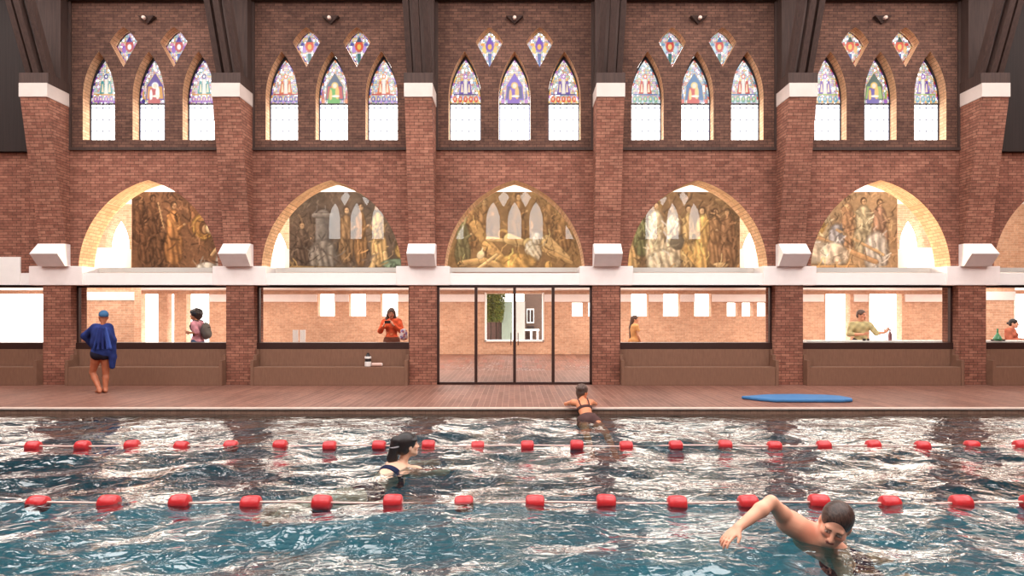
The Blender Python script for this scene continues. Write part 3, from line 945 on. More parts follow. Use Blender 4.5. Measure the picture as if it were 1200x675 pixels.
# ------------------------------------------------------------ lane ropes
def lane_rope(y, x_off, label):
    o = thing('lane_rope', label, 'lane rope', (0, y, WZ), 'lane ropes')
    MB().tube([(-PX + 0.02 + i * 0.5, y, WZ + 0.008 + 0.008 * math.sin(i * 1.3)) for i in range(51)], 0.011).build('line', M['rope'], o, smooth=True)
    prof = [(0.018, -0.088), (0.058, -0.086), (0.072, -0.072), (0.077, -0.04), (0.077, 0.04), (0.072, 0.072), (0.058, 0.086), (0.018, 0.088)]
    me = None
    k0 = math.ceil((-PX + 0.2 - x_off) / 0.673)
    k = k0
    while x_off + k * 0.673 < PX - 0.2:
        x = x_off + k * 0.673
        if me is None:
            me = MB().lathe(prof, (0, 0, 0), 'x', 20).mesh('float')
            me.materials.append(M['red'])
            me.polygons.foreach_set('use_smooth', [True] * len(me.polygons))
        f = bpy.data.objects.new('float', me); C.objects.link(f); f.parent = o
        f.location = (x, 0, 0.004 + 0.008 * math.sin(k * 2.1)); f.rotation_euler = (0, 0.05 * math.sin(k * 1.7), 0.06 * math.sin(k * 2.9))
        k += 1
lane_rope(8.22, 0.174, 'farther pale lane rope with red barrel floats, behind the dark haired swimmer')
lane_rope(5.72, 0.194, 'nearer pale lane rope with red barrel floats, just behind the man swimming')

# ------------------------------------------------------- things on the deck
M['blue'] = plain_mat('blue_foam', (52, 108, 158), 0.6, 0.1, 9.0, bump=0.1)
pa = [P(863, 468.5, 11.92), P(874, 472.6, 11.5), P(880, 464.6, 12.4)]
prof = [(4.385, 12.02), (4.60, 11.72), (4.86, 11.52), (6.15, 11.50), (6.36, 11.58), (6.45, 11.78), (6.40, 12.08), (6.15, 12.26), (5.6, 12.36), (5.0, 12.30), (4.72, 12.16)]
prof = [(x + 0.13 * (1 - 0), y) for x, y in prof]
kb = MB().prism_z(prof, 0.004, 0.062).build('float_board', M['blue'], bevel=0.02)
tag(kb, 'blue foam float board lying flat on the pool deck', 'float board')

M['white_enamel'] = plain_mat('white_enamel', (225, 220, 216), 0.35, 0.03)
M['black'] = plain_mat('black_plastic', (34, 31, 32), 0.4, 0.1)
M['towel'] = plain_mat('pale_towel', (206, 172, 160), 0.95, 0.12, 20.0, bump=0.4)
fx, fy, fz = -3.51, 14.45, 0.446
o = thing('flask', 'black and white banded flask standing on the bench', 'flask', (fx, fy, fz))
MB().lathe([(0.072, 0.0), (0.078, 0.01), (0.078, 0.105), (0.072, 0.115)], (fx, fy, fz), 'z').build('body', M['white_enamel'], o, smooth=False)
MB().lathe([(0.068, 0.115), (0.07, 0.12), (0.07, 0.18), (0.066, 0.185)], (fx, fy, fz), 'z').build('band', M['black'], o)
MB().lathe([(0.074, 0.185), (0.08, 0.195), (0.08, 0.23), (0.072, 0.24)], (fx, fy, fz), 'z').build('collar', M['white_enamel'], o)
MB().lathe([(0.055, 0.24), (0.052, 0.26), (0.038, 0.29), (0.03, 0.30), (0.03, 0.32), (0.018, 0.325)], (fx, fy, fz), 'z').build('lid', M['black'], o)
tw = MB()
for i in range(25):
    pass
tw.lathe([(0.015, -0.125), (0.04, -0.12), (0.047, -0.09), (0.044, 0.0), (0.047, 0.09), (0.04, 0.12), (0.015, 0.125)], (fx + 0.22, fy - 0.02, fz + 0.044), 'x', 18)
t = thing('towel', 'small pale rolled towel beside the flask on the bench', 'towel', (fx + 0.22, fy - 0.02, fz))
tw.build('roll', M['towel'], t, smooth=True)
sp = MB()
pts = [(fx + 0.345, fy - 0.02 + 0.034 * (1 - i / 30) * math.cos(i * 0.6), fz + 0.044 + 0.034 * (1 - i / 30) * math.sin(i * 0.6)) for i in range(28)]
sp.tube(pts, 0.004, 5).build('spiral_edge', M['plaster'], t, smooth=True)

# white counter inside the right-hand windows, and what stands on it
o = thing('counter', 'long white cafe counter inside the windows at the right', 'counter', (12.0, 15.3, 0))
MB().box(7.3, 16.2, 15.06, 15.5, 0.985, 1.035).build('counter_top', M['plaster'], o, bevel=0.006)
MB().box(7.4, 16.1, 15.12, 15.46, 0.0, 0.985).build('counter_front', M['plaster'], o)
M['pink_glass'] = plain_mat('wine_bottle', (134, 84, 86), 0.25, 0.08, spec=0.7)
M['green_glass'] = plain_mat('green_glass', (70, 150, 104), 0.2, 0.15, 14.0, spec=0.8)
CT = 1.035
x = P(1043, 390, 15.2)[0]
o = thing('bottle', 'tall slim dark pink bottle on the white counter', 'bottle', (x, 15.2, CT))
MB().lathe([(0.040, 0.0), (0.044, 0.01), (0.044, 0.15), (0.036, 0.19), (0.017, 0.22), (0.015, 0.25)], (x, 15.2, CT)).build('body', M['pink_glass'], o, smooth=True)
MB().lathe([(0.019, 0.245), (0.019, 0.285), (0.012, 0.29)], (x, 15.2, CT)).build('cap', M['pink_glass'], o, smooth=True)
for i, (px, lab) in enumerate(((1012.5, 'larger of two small black cups on the counter before the gesturing man'), (1017.5, 'smaller of two small black cups on the counter before the gesturing man'))):
    x = P(px, 398, 15.1)[0]; r = 0.042 if i == 0 else 0.03
    o = thing('cup', lab, 'cup', (x, 15.1, CT), 'cups on the counter')
    MB().lathe([(r * 0.6, 0.0), (r * 0.75, 0.005), (r, 0.055), (r * 0.9, 0.055), (r * 0.7, 0.012)], (x, 15.1, CT), 'z', 16).build('bowl', M['black'], o, smooth=True)
    MB().tube([(x + r * 0.9, 15.1, CT + 0.045), (x + r + 0.02, 15.1, CT + 0.04), (x + r + 0.02, 15.1, CT + 0.02), (x + r * 0.8, 15.1, CT + 0.015)], 0.005, 6).build('handle', M['black'], o)
x = P(1169, 395, 15.12)[0]
o = thing('carafe', 'green glass carafe with a long narrow neck, far right', 'carafe', (x, 15.12, CT))
MB().lathe([(0.075, 0.0), (0.095, 0.012), (0.098, 0.05), (0.07, 0.11), (0.034, 0.16), (0.022, 0.20)], (x, 15.12, CT)).build('body', M['green_glass'], o, smooth=True)
MB().lathe([(0.022, 0.20), (0.018, 0.25), (0.02, 0.285), (0.015, 0.30)], (x, 15.12, CT)).build('neck', M['green_glass'], o, smooth=True)
for px, lab in ((1163, 'small dark dish left of the green carafe'), (1176, 'small dark dish right of the green carafe')):
    x = P(px, 399, 15.08)[0]
    o = tag(MB().lathe([(0.02, 0.0), (0.035, 0.006), (0.045, 0.035), (0.04, 0.035), (0.02, 0.01)], (x, 15.08, CT), 'z', 16).build('dish', M['black'], smooth=True), lab, 'dish', 'dishes by the carafe')
# two white folders leaning on the low wall in the room
for px, lab in ((346, 'left one of two narrow white standing boards inside the window'), (354.5, 'right one of two narrow white standing boards inside the window')):
    x = P(px, 390, 16.6)[0]
    m = MB().box(x - 0.075, x + 0.075, 16.6, 16.63, 0.0, 1.27)
    o = thing('board', lab, 'board', (x, 16.6, 0), 'white boards inside the window')
    m.build('panel', M['plaster'], o, bevel=0.004)
    MB().box(x - 0.09, x + 0.09, 16.52, 16.71, 0.0, 0.03).build('foot', M['frame'], o)

# ------------------------------------------------------------- outside
structure(MB().box(-60, 60, RB + 0.4, 90, -0.4, -0.05).build('ground', M['plaster']))
M['house'] = plain_mat('house_render', (88, 72, 64), 0.85, 0.1, 2.0)
M['fence'] = plain_mat('fence_boards', (84, 62, 56), 0.9, 0.3, 4.0, stretch=(8, 1, 0.3))
M['bark'] = plain_mat('bark', (52, 38, 32), 0.9, 0.25, 10.0, stretch=(3, 3, 0.6))
M['leaf'] = plain_mat('leaf_green', (58, 76, 26), 0.7, 0.35, 3.0)
M['leaf2'] = plain_mat('leaf_light', (96, 100, 36), 0.7, 0.3, 3.0)
hx = 0.52
fc = thing('fence', 'brown timber fence outside behind the thin trees', 'fence', (-1.6, 31.6, -0.05))
MB().box(-3.4, -0.66, 31.6, 31.66, 0.0, 2.3).build('boards', M['fence'], fc)
for x in (-3.3, -2.0, -0.74):
    MB().box(x - 0.06, x + 0.06, 31.52, 31.6, -0.05, 2.36).build('post', M['bark'], fc)
h = thing('house', 'grey brown house beyond the far opening, with porch and narrow window', 'house', (1.5, 31.6, -0.05))
MB().box(hx, 2.5, 31.0, 33.5, -0.05, 5.0).build('wall', M['house'], h)
MB().prism_x([(30.8, 5.0), (33.7, 5.0), (32.25, 6.2)], hx - 0.1, 2.6).build('roof', M['timber'], h)
w = MB().box(0.62, 1.0, 30.94, 31.0, 1.28, 2.02).build('window_surround', M['plaster'], h)
MB().box(0.66, 0.79, 30.93, 30.95, 1.34, 1.96).build('window_pane', M['black'], w)
MB().box(0.83, 0.96, 30.93, 30.95, 1.34, 1.96).build('window_pane', M['black'], w)
MB().box(0.62, 1.0, 30.95, 31.0, 1.02, 1.13).build('vent', M['black'], h)
MB().box(0.50, 1.25, 30.35, 31.0, 0.90, 0.98).build('porch_roof', M['plaster'], h)
for x in (0.84, 1.16):
    MB().box(x - 0.05, x + 0.05, 30.38, 30.48, -0.05, 0.90).build('porch_post', M['plaster'], h)
MB().box(0.6, 0.85, 30.96, 31.0, -0.05, 0.80).build('house_door', M['bark'], h)
for x0, x1, lab in ((-0.64, -0.11, 'pale green tall screen panel outside, left of the doors\' middle post'), (0.05, 0.52, 'white tall screen panel outside, right of the doors\' middle post')):
    o = thing('screen_panel', lab, 'screen', ((x0 + x1) / 2, 30.2, -0.05), 'screens outside')
    MB().box(x0, x1, 30.2, 30.26, 0.0, 2.38).build('panel', plain_mat('white_screen', (168, 164, 160), 0.7, 0.05) if x0 > 0 else plain_mat('pale_green', (128, 142, 130), 0.7, 0.08), o)
    MB().box(x0, x1, 30.17, 30.29, -0.05, 0.0).build('base_rail', M['frame'], o)
for i, (x, y, lab) in enumerate(((-1.42, 29.2, 'thin leafy tree outside, first from the left in the far opening'), (-1.2, 29.95, 'thin leafy tree outside, second from the left in the far opening'), (-0.96, 30.7, 'thin leafy tree outside, third from the left in the far opening'), (-0.75, 29.3, 'thin leafy tree outside, next to the pale green screen'))):
    o = thing('tree', lab, 'tree', (x, y, -0.05), 'trees outside the far opening')
    MB().tube([(x, y, -0.05), (x + 0.03, y, 0.9), (x - 0.03, y + 0.02, 1.9), (x + 0.02, y, 3.4)], 0.035, 8).build('trunk', M['bark'], o, smooth=True)
    for kk, mt in enumerate(('leaf', 'leaf2')):
        m = MB()
        r = random.Random(40 + i * 2 + kk)
        for q in range(1500):
            zc = 1.35 + 2.3 * r.random() ** 0.9
            rad = 0.28 * math.sqrt(r.random()) * (0.6 + 0.5 * min(1, (zc - 1.3)))
            a = r.random() * 6.28
            cpt = Vector((x + rad * math.cos(a), y + rad * math.sin(a), zc))
            d = Vector((r.uniform(-1, 1), r.uniform(-1, 1), r.uniform(-.8, .6))).normalized() * 0.055
            e = d.cross(Vector((r.uniform(-1, 1), r.uniform(-1, 1), r.uniform(-1, 1)))).normalized() * 0.024
            m.add([cpt - d, cpt + e, cpt + d, cpt - e], [(0, 1, 2, 3)])
        m.build('foliage', M[mt], o)
# ================================================================== people
# Bodies are grown as one continuous surface: rounded limbs and masses are blended in a
# distance field and the zero level is meshed.
def V3(*a): return np.array(a, float)
def unit(v):
    v = np.asarray(v, float); return v / (np.linalg.norm(v) + 1e-9)

class Blob:
    """prims: (op, kind, params, k)"""
    def __init__(self): self.p = []
    def rc(self, a, b, ra, rb, k=0.03, op='u'): self.p.append((op, 'rc', (np.asarray(a, float), np.asarray(b, float), ra, rb), k)); return self
    def el(self, c, r, axes=None, k=0.03, op='u'):
        self.p.append((op, 'el', (np.asarray(c, float), np.asarray(r, float), np.eye(3) if axes is None else np.asarray(axes, float)), k)); return self
    def plane(self, pt, n, k=0.01):
        """keep the side the normal points away from"""
        self.p.append(('i', 'pl', (np.asarray(pt, float), unit(n)), k)); return self
    def __add__(self, o):
        b = Blob(); b.p = self.p + o.p; return b

def pd(kind, q, X):
    if kind == 'rc':
        a, b, ra, rb = q
        ab = b - a; L2 = ab.dot(ab) + 1e-12
        t = np.clip(((X - a) @ ab) / L2, 0, 1)
        d = np.linalg.norm(X - a - t[..., None] * ab, axis=-1)
        return d - (ra + (rb - ra) * t)
    if kind == 'el':
        c, r, A = q
        y = (X - c) @ A.T
        k0 = np.linalg.norm(y / r, axis=-1); k1 = np.linalg.norm(y / (r * r), axis=-1)
        return k0 * (k0 - 1) / (k1 + 1e-9)
    if kind == 'pl':
        return (X - q[0]) @ q[1]

def pbox(kind, q):
    if kind == 'rc':
        a, b, ra, rb = q; r = max(ra, rb)
        return np.minimum(a, b) - r, np.maximum(a, b) + r
    c, r, A = q
    e = np.abs(A.T) @ r
    return c - e, c + e

def surface(blob, h):
    los, his = zip(*[pbox(k, q) for op, k, q, _ in blob.p if op == 'u'])
    lo = np.min(los, 0) - 4 * h; hi = np.max(his, 0) + 4 * h
    n = np.ceil((hi - lo) / h).astype(int) + 1
    D = np.full(n, 5.0, dtype=np.float32)
    ax = [lo[i] + h * np.arange(n[i]) for i in range(3)]
    for op, kind, q, k in blob.p:
        if kind == 'pl':
            s = (slice(None),) * 3
            i0, i1 = np.zeros(3, int), n
        else:
            a, b = pbox(kind, q)
            i0 = np.clip(np.floor((a - k - 3 * h - lo) / h).astype(int), 0, n - 1)
            i1 = np.clip(np.ceil((b + k + 3 * h - lo) / h).astype(int) + 1, 1, n)
            s = tuple(slice(u, w) for u, w in zip(i0, i1))
        X = np.stack(np.meshgrid(*[ax[i][i0[i]:i1[i]] for i in range(3)], indexing='ij'), -1)
        d = pd(kind, q, X); o = D[s]
        if op == 'u':
            hh = np.maximum(k - np.abs(o - d), 0) / max(k, 1e-6)
            D[s] = np.minimum(o, d) - hh * hh * k / 4
        else:
            d = -d if op == 's' else d
            hh = np.maximum(k - np.abs(o - d), 0) / max(k, 1e-6)
            D[s] = np.maximum(o, d) + hh * hh * k / 4
    ins = D < 0
    # one vertex per cell that the surface crosses
    cn = n - 1
    cnt = np.zeros(cn, np.float32); pos = np.zeros((*cn, 3), np.float32)
    for axis in range(3):
        o1, o2 = [i for i in range(3) if i != axis]
        for d1 in (0, 1):
            for d2 in (0, 1):
                sa = [slice(None)] * 3; sa[o1] = slice(d1, n[o1] - 1 + d1); sa[o2] = slice(d2, n[o2] - 1 + d2)
                sb = list(sa); sa[axis] = slice(0, n[axis] - 1); sb[axis] = slice(1, n[axis])
                da, db = D[tuple(sa)], D[tuple(sb)]
                m = (da < 0) != (db < 0)
                t = np.where(m, da / np.where(m, da - db, 1), 0)
                cnt += m
                pos[..., axis] += t * m
                pos[..., o1] += d1 * m; pos[..., o2] += d2 * m
    act = cnt > 0
    idx = -np.ones(cn, int); idx[act] = np.arange(act.sum())
    base = np.argwhere(act)
    V = lo + h * (base + pos[act] / cnt[act][:, None])
    Fs = []
    for axis in range(3):
        o1, o2 = (axis + 1) % 3, (axis + 2) % 3
        sa = [slice(1, -1)] * 3; sb = [slice(1, -1)] * 3
        sa[axis] = slice(0, n[axis] - 1); sb[axis] = slice(1, n[axis])
        A, B = ins[tuple(sa)], ins[tuple(sb)]
        e = np.argwhere(A != B); flip = A[A != B]
        off = np.ones(3, int); off[axis] = 0
        e = e + off
        def cell(a, b):
            c = e.copy(); c[:, o1] -= a; c[:, o2] -= b
            return idx[c[:, 0], c[:, 1], c[:, 2]]
        q = np.stack([cell(1, 1), cell(0, 1), cell(0, 0), cell(1, 0)], 1)
        q[~flip] = q[~flip][:, ::-1]
        Fs.append(q)
    Fq = np.concatenate(Fs)
    Fq = Fq[(Fq >= 0).all(1)]
    return V, Fq

def paint(V, base, paints, seed=1, var=0.05):
    col = np.ones((len(V), 3)) * np.array(base, float)
    col *= (1 + var * np.sin(V[:, :1] * 31 + seed) * np.sin(V[:, 2:] * 27 + V[:, 1:2] * 23))
    for kind, q, c, soft in paints:
        d = pd(kind, q, V)
        m = np.clip(0.5 - d / soft, 0, 1)[:, None]
        col = col * (1 - m) + np.array(c, float) * m
    c = np.clip(col, 0, 255) / 255.0
    return np.where(c <= 0.04045, c / 12.92, ((c + 0.055) / 1.055) ** 2.4)

def grow(name, blob, h, base, parent, mat, paints=(), seed=1, var=0.05):
    Vv, Ff = surface(blob, h)
    me = color_mesh(name, Vv, Ff, paint(Vv, base, paints, seed, var))
    return link(name, me, mat, parent, smooth=True)

class Head:
    """c: centre, f: the way it faces, u: its crown; s: scale"""
    def __init__(self, c, f, u, s=1.0, female=False, skin=(205, 150, 118)):
        f = unit(f); u = unit(np.asarray(u, float) - f * np.dot(u, f)); r = np.cross(f, u)
        self.c, self.f, self.u, self.r, self.s = np.asarray(c, float), f, u, r, s
        self.A = np.stack([r, f, u]); self.skin = np.array(skin, float); self.female = female
    def at(self, x, y, z): return self.c + self.s * (x * self.r + y * self.f + z * self.u)
    def e(self, b, x, y, z, rx, ry, rz, k=0.02, op='u'): b.el(self.at(x, y, z), self.s * V3(rx, ry, rz), self.A, k * self.s, op)
    def c2(self, b, p, q, ra, rb, k=0.015, op='u'): b.rc(self.at(*p), self.at(*q), ra * self.s, rb * self.s, k * self.s, op)
    def body(self, b):
        j = 0.92 if self.female else 1.0
        self.e(b, 0, -0.012, 0.038, 0.074, 0.094, 0.084)
        self.e(b, 0, 0.022, -0.035, 0.058 * j, 0.066, 0.072, 0.04)
        self.e(b, 0, 0.064, -0.090, 0.026 * j, 0.024, 0.020, 0.03)
        for s in (-1, 1):
            self.c2(b, (s * 0.052 * j, 0.0, -0.045), (s * 0.022 * j, 0.060, -0.088), 0.018, 0.016, 0.03)
            self.e(b, s * 0.040, 0.060, -0.022, 0.026, 0.026, 0.022, 0.02)
            self.e(b, s * 0.076, -0.008, -0.010, 0.010, 0.020, 0.032, 0.008)
        self.c2(b, (-0.036, 0.078, 0.026), (0.036, 0.078, 0.026), 0.011, 0.011, 0.02)
        for s in (-1, 1):
            self.e(b, s * 0.031, 0.096, 0.004, 0.017, 0.014, 0.010, 0.012, 's')
            self.e(b, s * 0.031, 0.080, 0.004, 0.013, 0.011, 0.009, 0.004)
        self.c2(b, (0, 0.088, 0.014), (0, 0.112, -0.030), 0.008, 0.012, 0.012)
        for s in (-1, 1): self.e(b, s * 0.012, 0.100, -0.034, 0.009, 0.010, 0.008, 0.006)
        self.c2(b, (-0.017, 0.089, -0.056), (0.017, 0.089, -0.056), 0.007, 0.007, 0.008)
        self.c2(b, (-0.014, 0.087, -0.069), (0.014, 0.087, -0.069), 0.008, 0.008, 0.008)
    def paints(self, lip=(176, 92, 80), brow=(60, 42, 34), beard=None):
        s = self.s; out = []
        E = lambda x, y, z, rx, ry, rz: (self.at(x, y, z), s * V3(rx, ry, rz), self.A)
        if beard is not None:
            out.append(('el', E(0, 0.045, -0.085, 0.062, 0.062, 0.045), beard, 0.03 * s))
        for g in (-1, 1):
            out.append(('el', E(g * 0.031, 0.088, 0.004, 0.019, 0.02, 0.010), self.skin * 0.66, 0.008 * s))
            out.append(('el', E(g * 0.031, 0.092, 0.004, 0.013, 0.016, 0.0055), (236, 228, 220), 0.003 * s))
            out.append(('el', E(g * 0.031, 0.095, 0.004, 0.0055, 0.014, 0.0055), (44, 30, 24), 0.003 * s))
            out.append(('rc', (self.at(g * 0.016, 0.088, 0.024), self.at(g * 0.048, 0.080, 0.026), 0.0055 * s, 0.004 * s), brow, 0.004 * s))
            out.append(('el', E(g * 0.042, 0.075, -0.026, 0.022, 0.03, 0.02), self.skin * V3(1.05, 0.92, 0.9), 0.03 * s))
            out.append(('el', E(g * 0.008, 0.113, -0.041, 0.004, 0.008, 0.003), self.skin * 0.5, 0.003 * s))
        out.append(('el', E(0, 0.094, -0.062, 0.024, 0.014, 0.011), lip, 0.005 * s))
        out.append(('rc', (self.at(-0.02, 0.096, -0.0625), self.at(0.02, 0.096, -0.0625), 0.0018 * s, 0.0018 * s), np.array(lip) * 0.55, 0.003 * s))
        return out
    def hair(self, thick=0.012, front=0.075, low=-0.02, back=-0.07):
        b = Blob()
        self.e(b, 0, -0.016, 0.042, 0.076 + thick, 0.092 + thick, 0.084 + thick, 0.02)
        self.e(b, 0, -0.055, -0.02, 0.066 + thick * 0.6, 0.05 + thick, 0.06, 0.03)
        # the face is left free
        self.e(b, 0, 0.115, -0.015, 0.068, 0.085, front, 0.015, 's')
        self.e(b, 0, 0.06, -0.085, 0.11, 0.085, 0.075, 0.02, 's')
        return b

def hand(b, w, d, nrm, thumb, s=1.0, curl=0.35, spread=0.06):
    """w wrist, d along the palm, nrm the way the palm looks, thumb the side of the thumb"""
    d = unit(d); nrm = unit(np.asarray(nrm, float) - d * np.dot(nrm, d)); t = np.cross(d, nrm)
    if np.dot(t, thumb) < 0: t = -t
    w = np.asarray(w, float)
    b.el(w + d * 0.048 * s, V3(0.052, 0.041, 0.016) * s, np.stack([d, t, nrm]), 0.02 * s)
    for off, ln, r in ((0.030, 0.070, 0.0088), (0.010, 0.080, 0.0092), (-0.010, 0.074, 0.0088), (-0.029, 0.058, 0.0078)):
        p0 = w + (d * 0.082 + t * off) * s
        dd = unit(d + t * off * spread * 40)
        p1 = p0 + unit(dd + nrm * curl * 0.5) * ln * 0.48 * s
        p2 = p1 + unit(dd + nrm * curl * 1.6) * ln * 0.30 * s
        p3 = p2 + unit(dd + nrm * curl * 2.8) * ln * 0.24 * s
        b.rc(p0 - d * 0.02 * s, p1, r * 1.05 * s, r * s, 0.006 * s); b.rc(p1, p2, r * s, r * 0.92 * s, 0.003 * s); b.rc(p2, p3, r * 0.92 * s, r * 0.8 * s, 0.003 * s)
    q0 = w + (d * 0.022 + t * 0.026) * s
    q1 = q0 + unit(d * 0.75 + t * 0.75 + nrm * 0.25) * 0.042 * s
    q2 = q1 + unit(d * 1.0 + t * 0.35 + nrm * 0.35) * 0.032 * s
    b.rc(q0, q1, 0.0135 * s, 0.0105 * s, 0.012 * s); b.rc(q1, q2, 0.0105 * s, 0.0085 * s, 0.004 * s)

def foot(b, an, toe, s=1.0, k=0.02):
    an, toe = np.asarray(an, float), np.asarray(toe, float)
    d = unit(V3(toe[0] - an[0], toe[1] - an[1], 0)); side = V3(-d[1], d[0], 0)
    zf = toe[2]
    heel = V3(an[0], an[1], zf + 0.01 * s) - d * 0.035 * s
    b.rc(an, heel, 0.036 * s, 0.03 * s, k); b.rc(V3(an[0], an[1], an[2] - .01 * s), V3(toe[0], toe[1], zf) - d * 0.05 * s, 0.036 * s, 0.026 * s, k)
    b.rc(heel, V3(toe[0], toe[1], zf) - d * 0.05 * s, 0.03 * s, 0.028 * s, k)
    for i, (o, ln) in enumerate(((0.026, 0.052), (0.008, 0.05), (-0.006, 0.044), (-0.019, 0.036), (-0.031, 0.026))):
        p = V3(toe[0], toe[1], zf - 0.004 * s) - d * 0.055 * s + side * o * s
        b.rc(p, p + d * ln * s, 0.013 * s, (0.0115 if i == 0 else 0.0085) * s, 0.005 * s)

POSE = dict(pelvis=(0, 0, .95), neck=(0, -.01, 1.46), shR=(.185, -.01, 1.40), shL=(-.185, -.01, 1.40), elR=(.245, -.04, 1.12), elL=(-.245, -.04, 1.12),
            wrR=(.25, .05, .88), wrL=(-.25, .05, .88), hiR=(.09, 0, .92), hiL=(-.09, 0, .92), knR=(.10, .03, .50), knL=(-.10, .03, .50),
            anR=(.10, -.03, .085), anL=(-.10, -.03, .085), toR=(.12, .19, .025), toL=(-.12, .19, .025), head=(0, .03, 1.625))

def pose(origin, yaw, s=1.0, **over):
    J = dict(POSE); J.update(over)
    ca, sa = math.cos(yaw), math.sin(yaw)
    out = {}
    for k, (x, y, z) in J.items():
        out[k] = V3(origin[0] + s * (x * ca - y * sa), origin[1] + s * (x * sa + y * ca), origin[2] + s * z)
    return out

def torso_axes(J):
    u = unit(J['neck'] - J['pelvis']); r = J['shR'] - J['shL']; r = unit(r - u * r.dot(u)); f = np.cross(u, r)
    return r, f, u

def torso(b, J, s=1.0, female=False, add=0.0, upto=1.0, k=0.05):
    r, f, u = torso_axes(J)
    A = np.stack([r, f, u]); L = np.linalg.norm(J['neck'] - J['pelvis'])
    at = lambda t, y=0, x=0: J['pelvis'] + u * L * t + f * y * s + r * x * s
    w = (0.145, 0.112, 0.165) if female else (0.165, 0.128, 0.155)
    R = lambda x, y, z: V3(x * s + add, y * s + add, z * s + add)
    b.el(at(0.02), R(w[2], 0.115, 0.125), A, k); b.el(at(0.36), R(w[1], 0.092, 0.17), A, k)
    b.el(at(0.68), R(w[0], 0.108, 0.165), A, k)
    b.rc(J['shL'] * 0.86 + J['shR'] * 0.14, J['shR'] * 0.86 + J['shL'] * 0.14, 0.062 * s + add, 0.062 * s + add, k)
    if female:
        for g in (-1, 1): b.el(at(0.66, 0.085, g * 0.07), R(0.06, 0.052, 0.06), A, 0.03)
    else:
        for g in (-1, 1):
            b.el(at(0.74, 0.062, g * 0.075), R(0.078, 0.045, 0.06), A, 0.03)
            b.el(at(0.72, -0.06, g * 0.085), R(0.07, 0.045, 0.10), A, 0.03)
    for g in (-1, 1): b.el(at(-0.06, -0.055, g * 0.07), R(0.085, 0.085, 0.09), A, 0.04)

def person_body(J, s=1.0, female=False, hd=None, hands=None, feet=True, arm=1.0, leg=1.0):
    b = Blob()
    torso(b, J, s, female)
    nk = J['neck']
    b.rc(nk - unit(J['neck'] - J['pelvis']) * 0.03 * s, hd.at(0, -0.02, -0.05), (0.050 if female else 0.060) * s, (0.045 if female else 0.054) * s, 0.04)
    hd.body(b)
    for g in 'LR':
        sh, el, wr, hi, kn, an = (J[a + g] for a in ('sh', 'el', 'wr', 'hi', 'kn', 'an'))
        q = (0.88 if female else 1.0) * s * arm
        b.el(sh, V3(0.062, 0.062, 0.062) * q, None, 0.05)
        m = sh * 0.55 + el * 0.45
        b.rc(sh, m, 0.050 * q, 0.048 * q, 0.03); b.rc(m, el, 0.048 * q, 0.037 * q, 0.02)
        m = el * 0.68 + wr * 0.32
        b.rc(el, m, 0.037 * q, 0.042 * q, 0.02); b.rc(m, wr, 0.042 * q, 0.026 * q, 0.02)
        lf = (0.95 if female else 1.0) * s * leg
        m = hi * 0.6 + kn * 0.4
        b.rc(hi, m, 0.088 * lf, 0.076 * lf, 0.03); b.rc(m, kn, 0.076 * lf, 0.053 * lf, 0.02)
        m = kn * 0.68 + an * 0.32
        back = unit(np.cross(torso_axes(J)[0], unit(an - kn) + 1e-6))
        b.rc(kn, m, 0.051 * lf, 0.050 * lf, 0.02); b.rc(m, an, 0.054 * lf, 0.034 * lf, 0.02)
        if feet: foot(b, an, J['to' + g], lf)
        hs = (hands or {}).get(g)
        if hs: hand(b, wr, *hs[:3], s=s * (0.92 if female else 1.0), curl=hs[3] if len(hs) > 3 else 0.35)
        else:
            dd = unit(wr - el)
            fw = torso_axes(J)[1]
            hand(b, wr, dd, torso_axes(J)[0] * (-1 if g == 'R' else 1), fw, s=s * (0.92 if female else 1.0), curl=0.35)
    return b

def shirt(J, s, female, add=0.016, sleeve=1.0, hem=-0.05, collar=0.02, neck=True):
    b = Blob(); torso(b, J, s, female, add)
    for g in 'LR':
        sh, el, wr = J['sh' + g], J['el' + g], J['wr' + g]
        q = (0.9 if female else 1.0) * s
        if sleeve <= 1.0:
            e = sh + (el - sh) * sleeve
            b.rc(sh, e, 0.060 * q + add, 0.050 * q + add * .8, 0.04)
        else:
            b.rc(sh, el, 0.060 * q + add, 0.046 * q + add, 0.04)
            b.rc(el, el + (wr - el) * (sleeve - 1), 0.046 * q + add, 0.036 * q + add * .6, 0.02)
    r, f, u = torso_axes(J)
    b.plane(J['pelvis'] + u * hem * s, -u)
    return b

def trousers(J, s, female, add=0.014, length=1.0, top=0.12):
    b = Blob()
    r, f, u = torso_axes(J); A = np.stack([r, f, u])
    w = 0.165 if female else 0.155
    b.el(J['pelvis'], V3(w * s + add, 0.115 * s + add, 0.13 * s + add), A, 0.04)
    for g in (-1, 1): b.el(J['pelvis'] - u * 0.03 * s - f * 0.055 * s + r * g * 0.07 * s, V3(0.085, 0.085, 0.09) * s + add, A, 0.04)
    for g in 'LR':
        hi, kn, an = J['hi' + g], J['kn' + g], J['an' + g]
        if length <= 1:
            b.rc(hi, hi + (kn - hi) * length, 0.09 * s + add, (0.09 - 0.03 * length) * s + add, 0.03)
        else:
            b.rc(hi, kn, 0.09 * s + add, 0.058 * s + add, 0.03); b.rc(kn, kn + (an - kn) * (length - 1), 0.058 * s + add, 0.045 * s + add, 0.02)
    b.plane(J['pelvis'] + u * top * s, u)
    return b

SK = dict(tan=(206, 132, 92), pale=(226, 172, 146), brown=(150, 98, 70), rosy=(216, 156, 128))

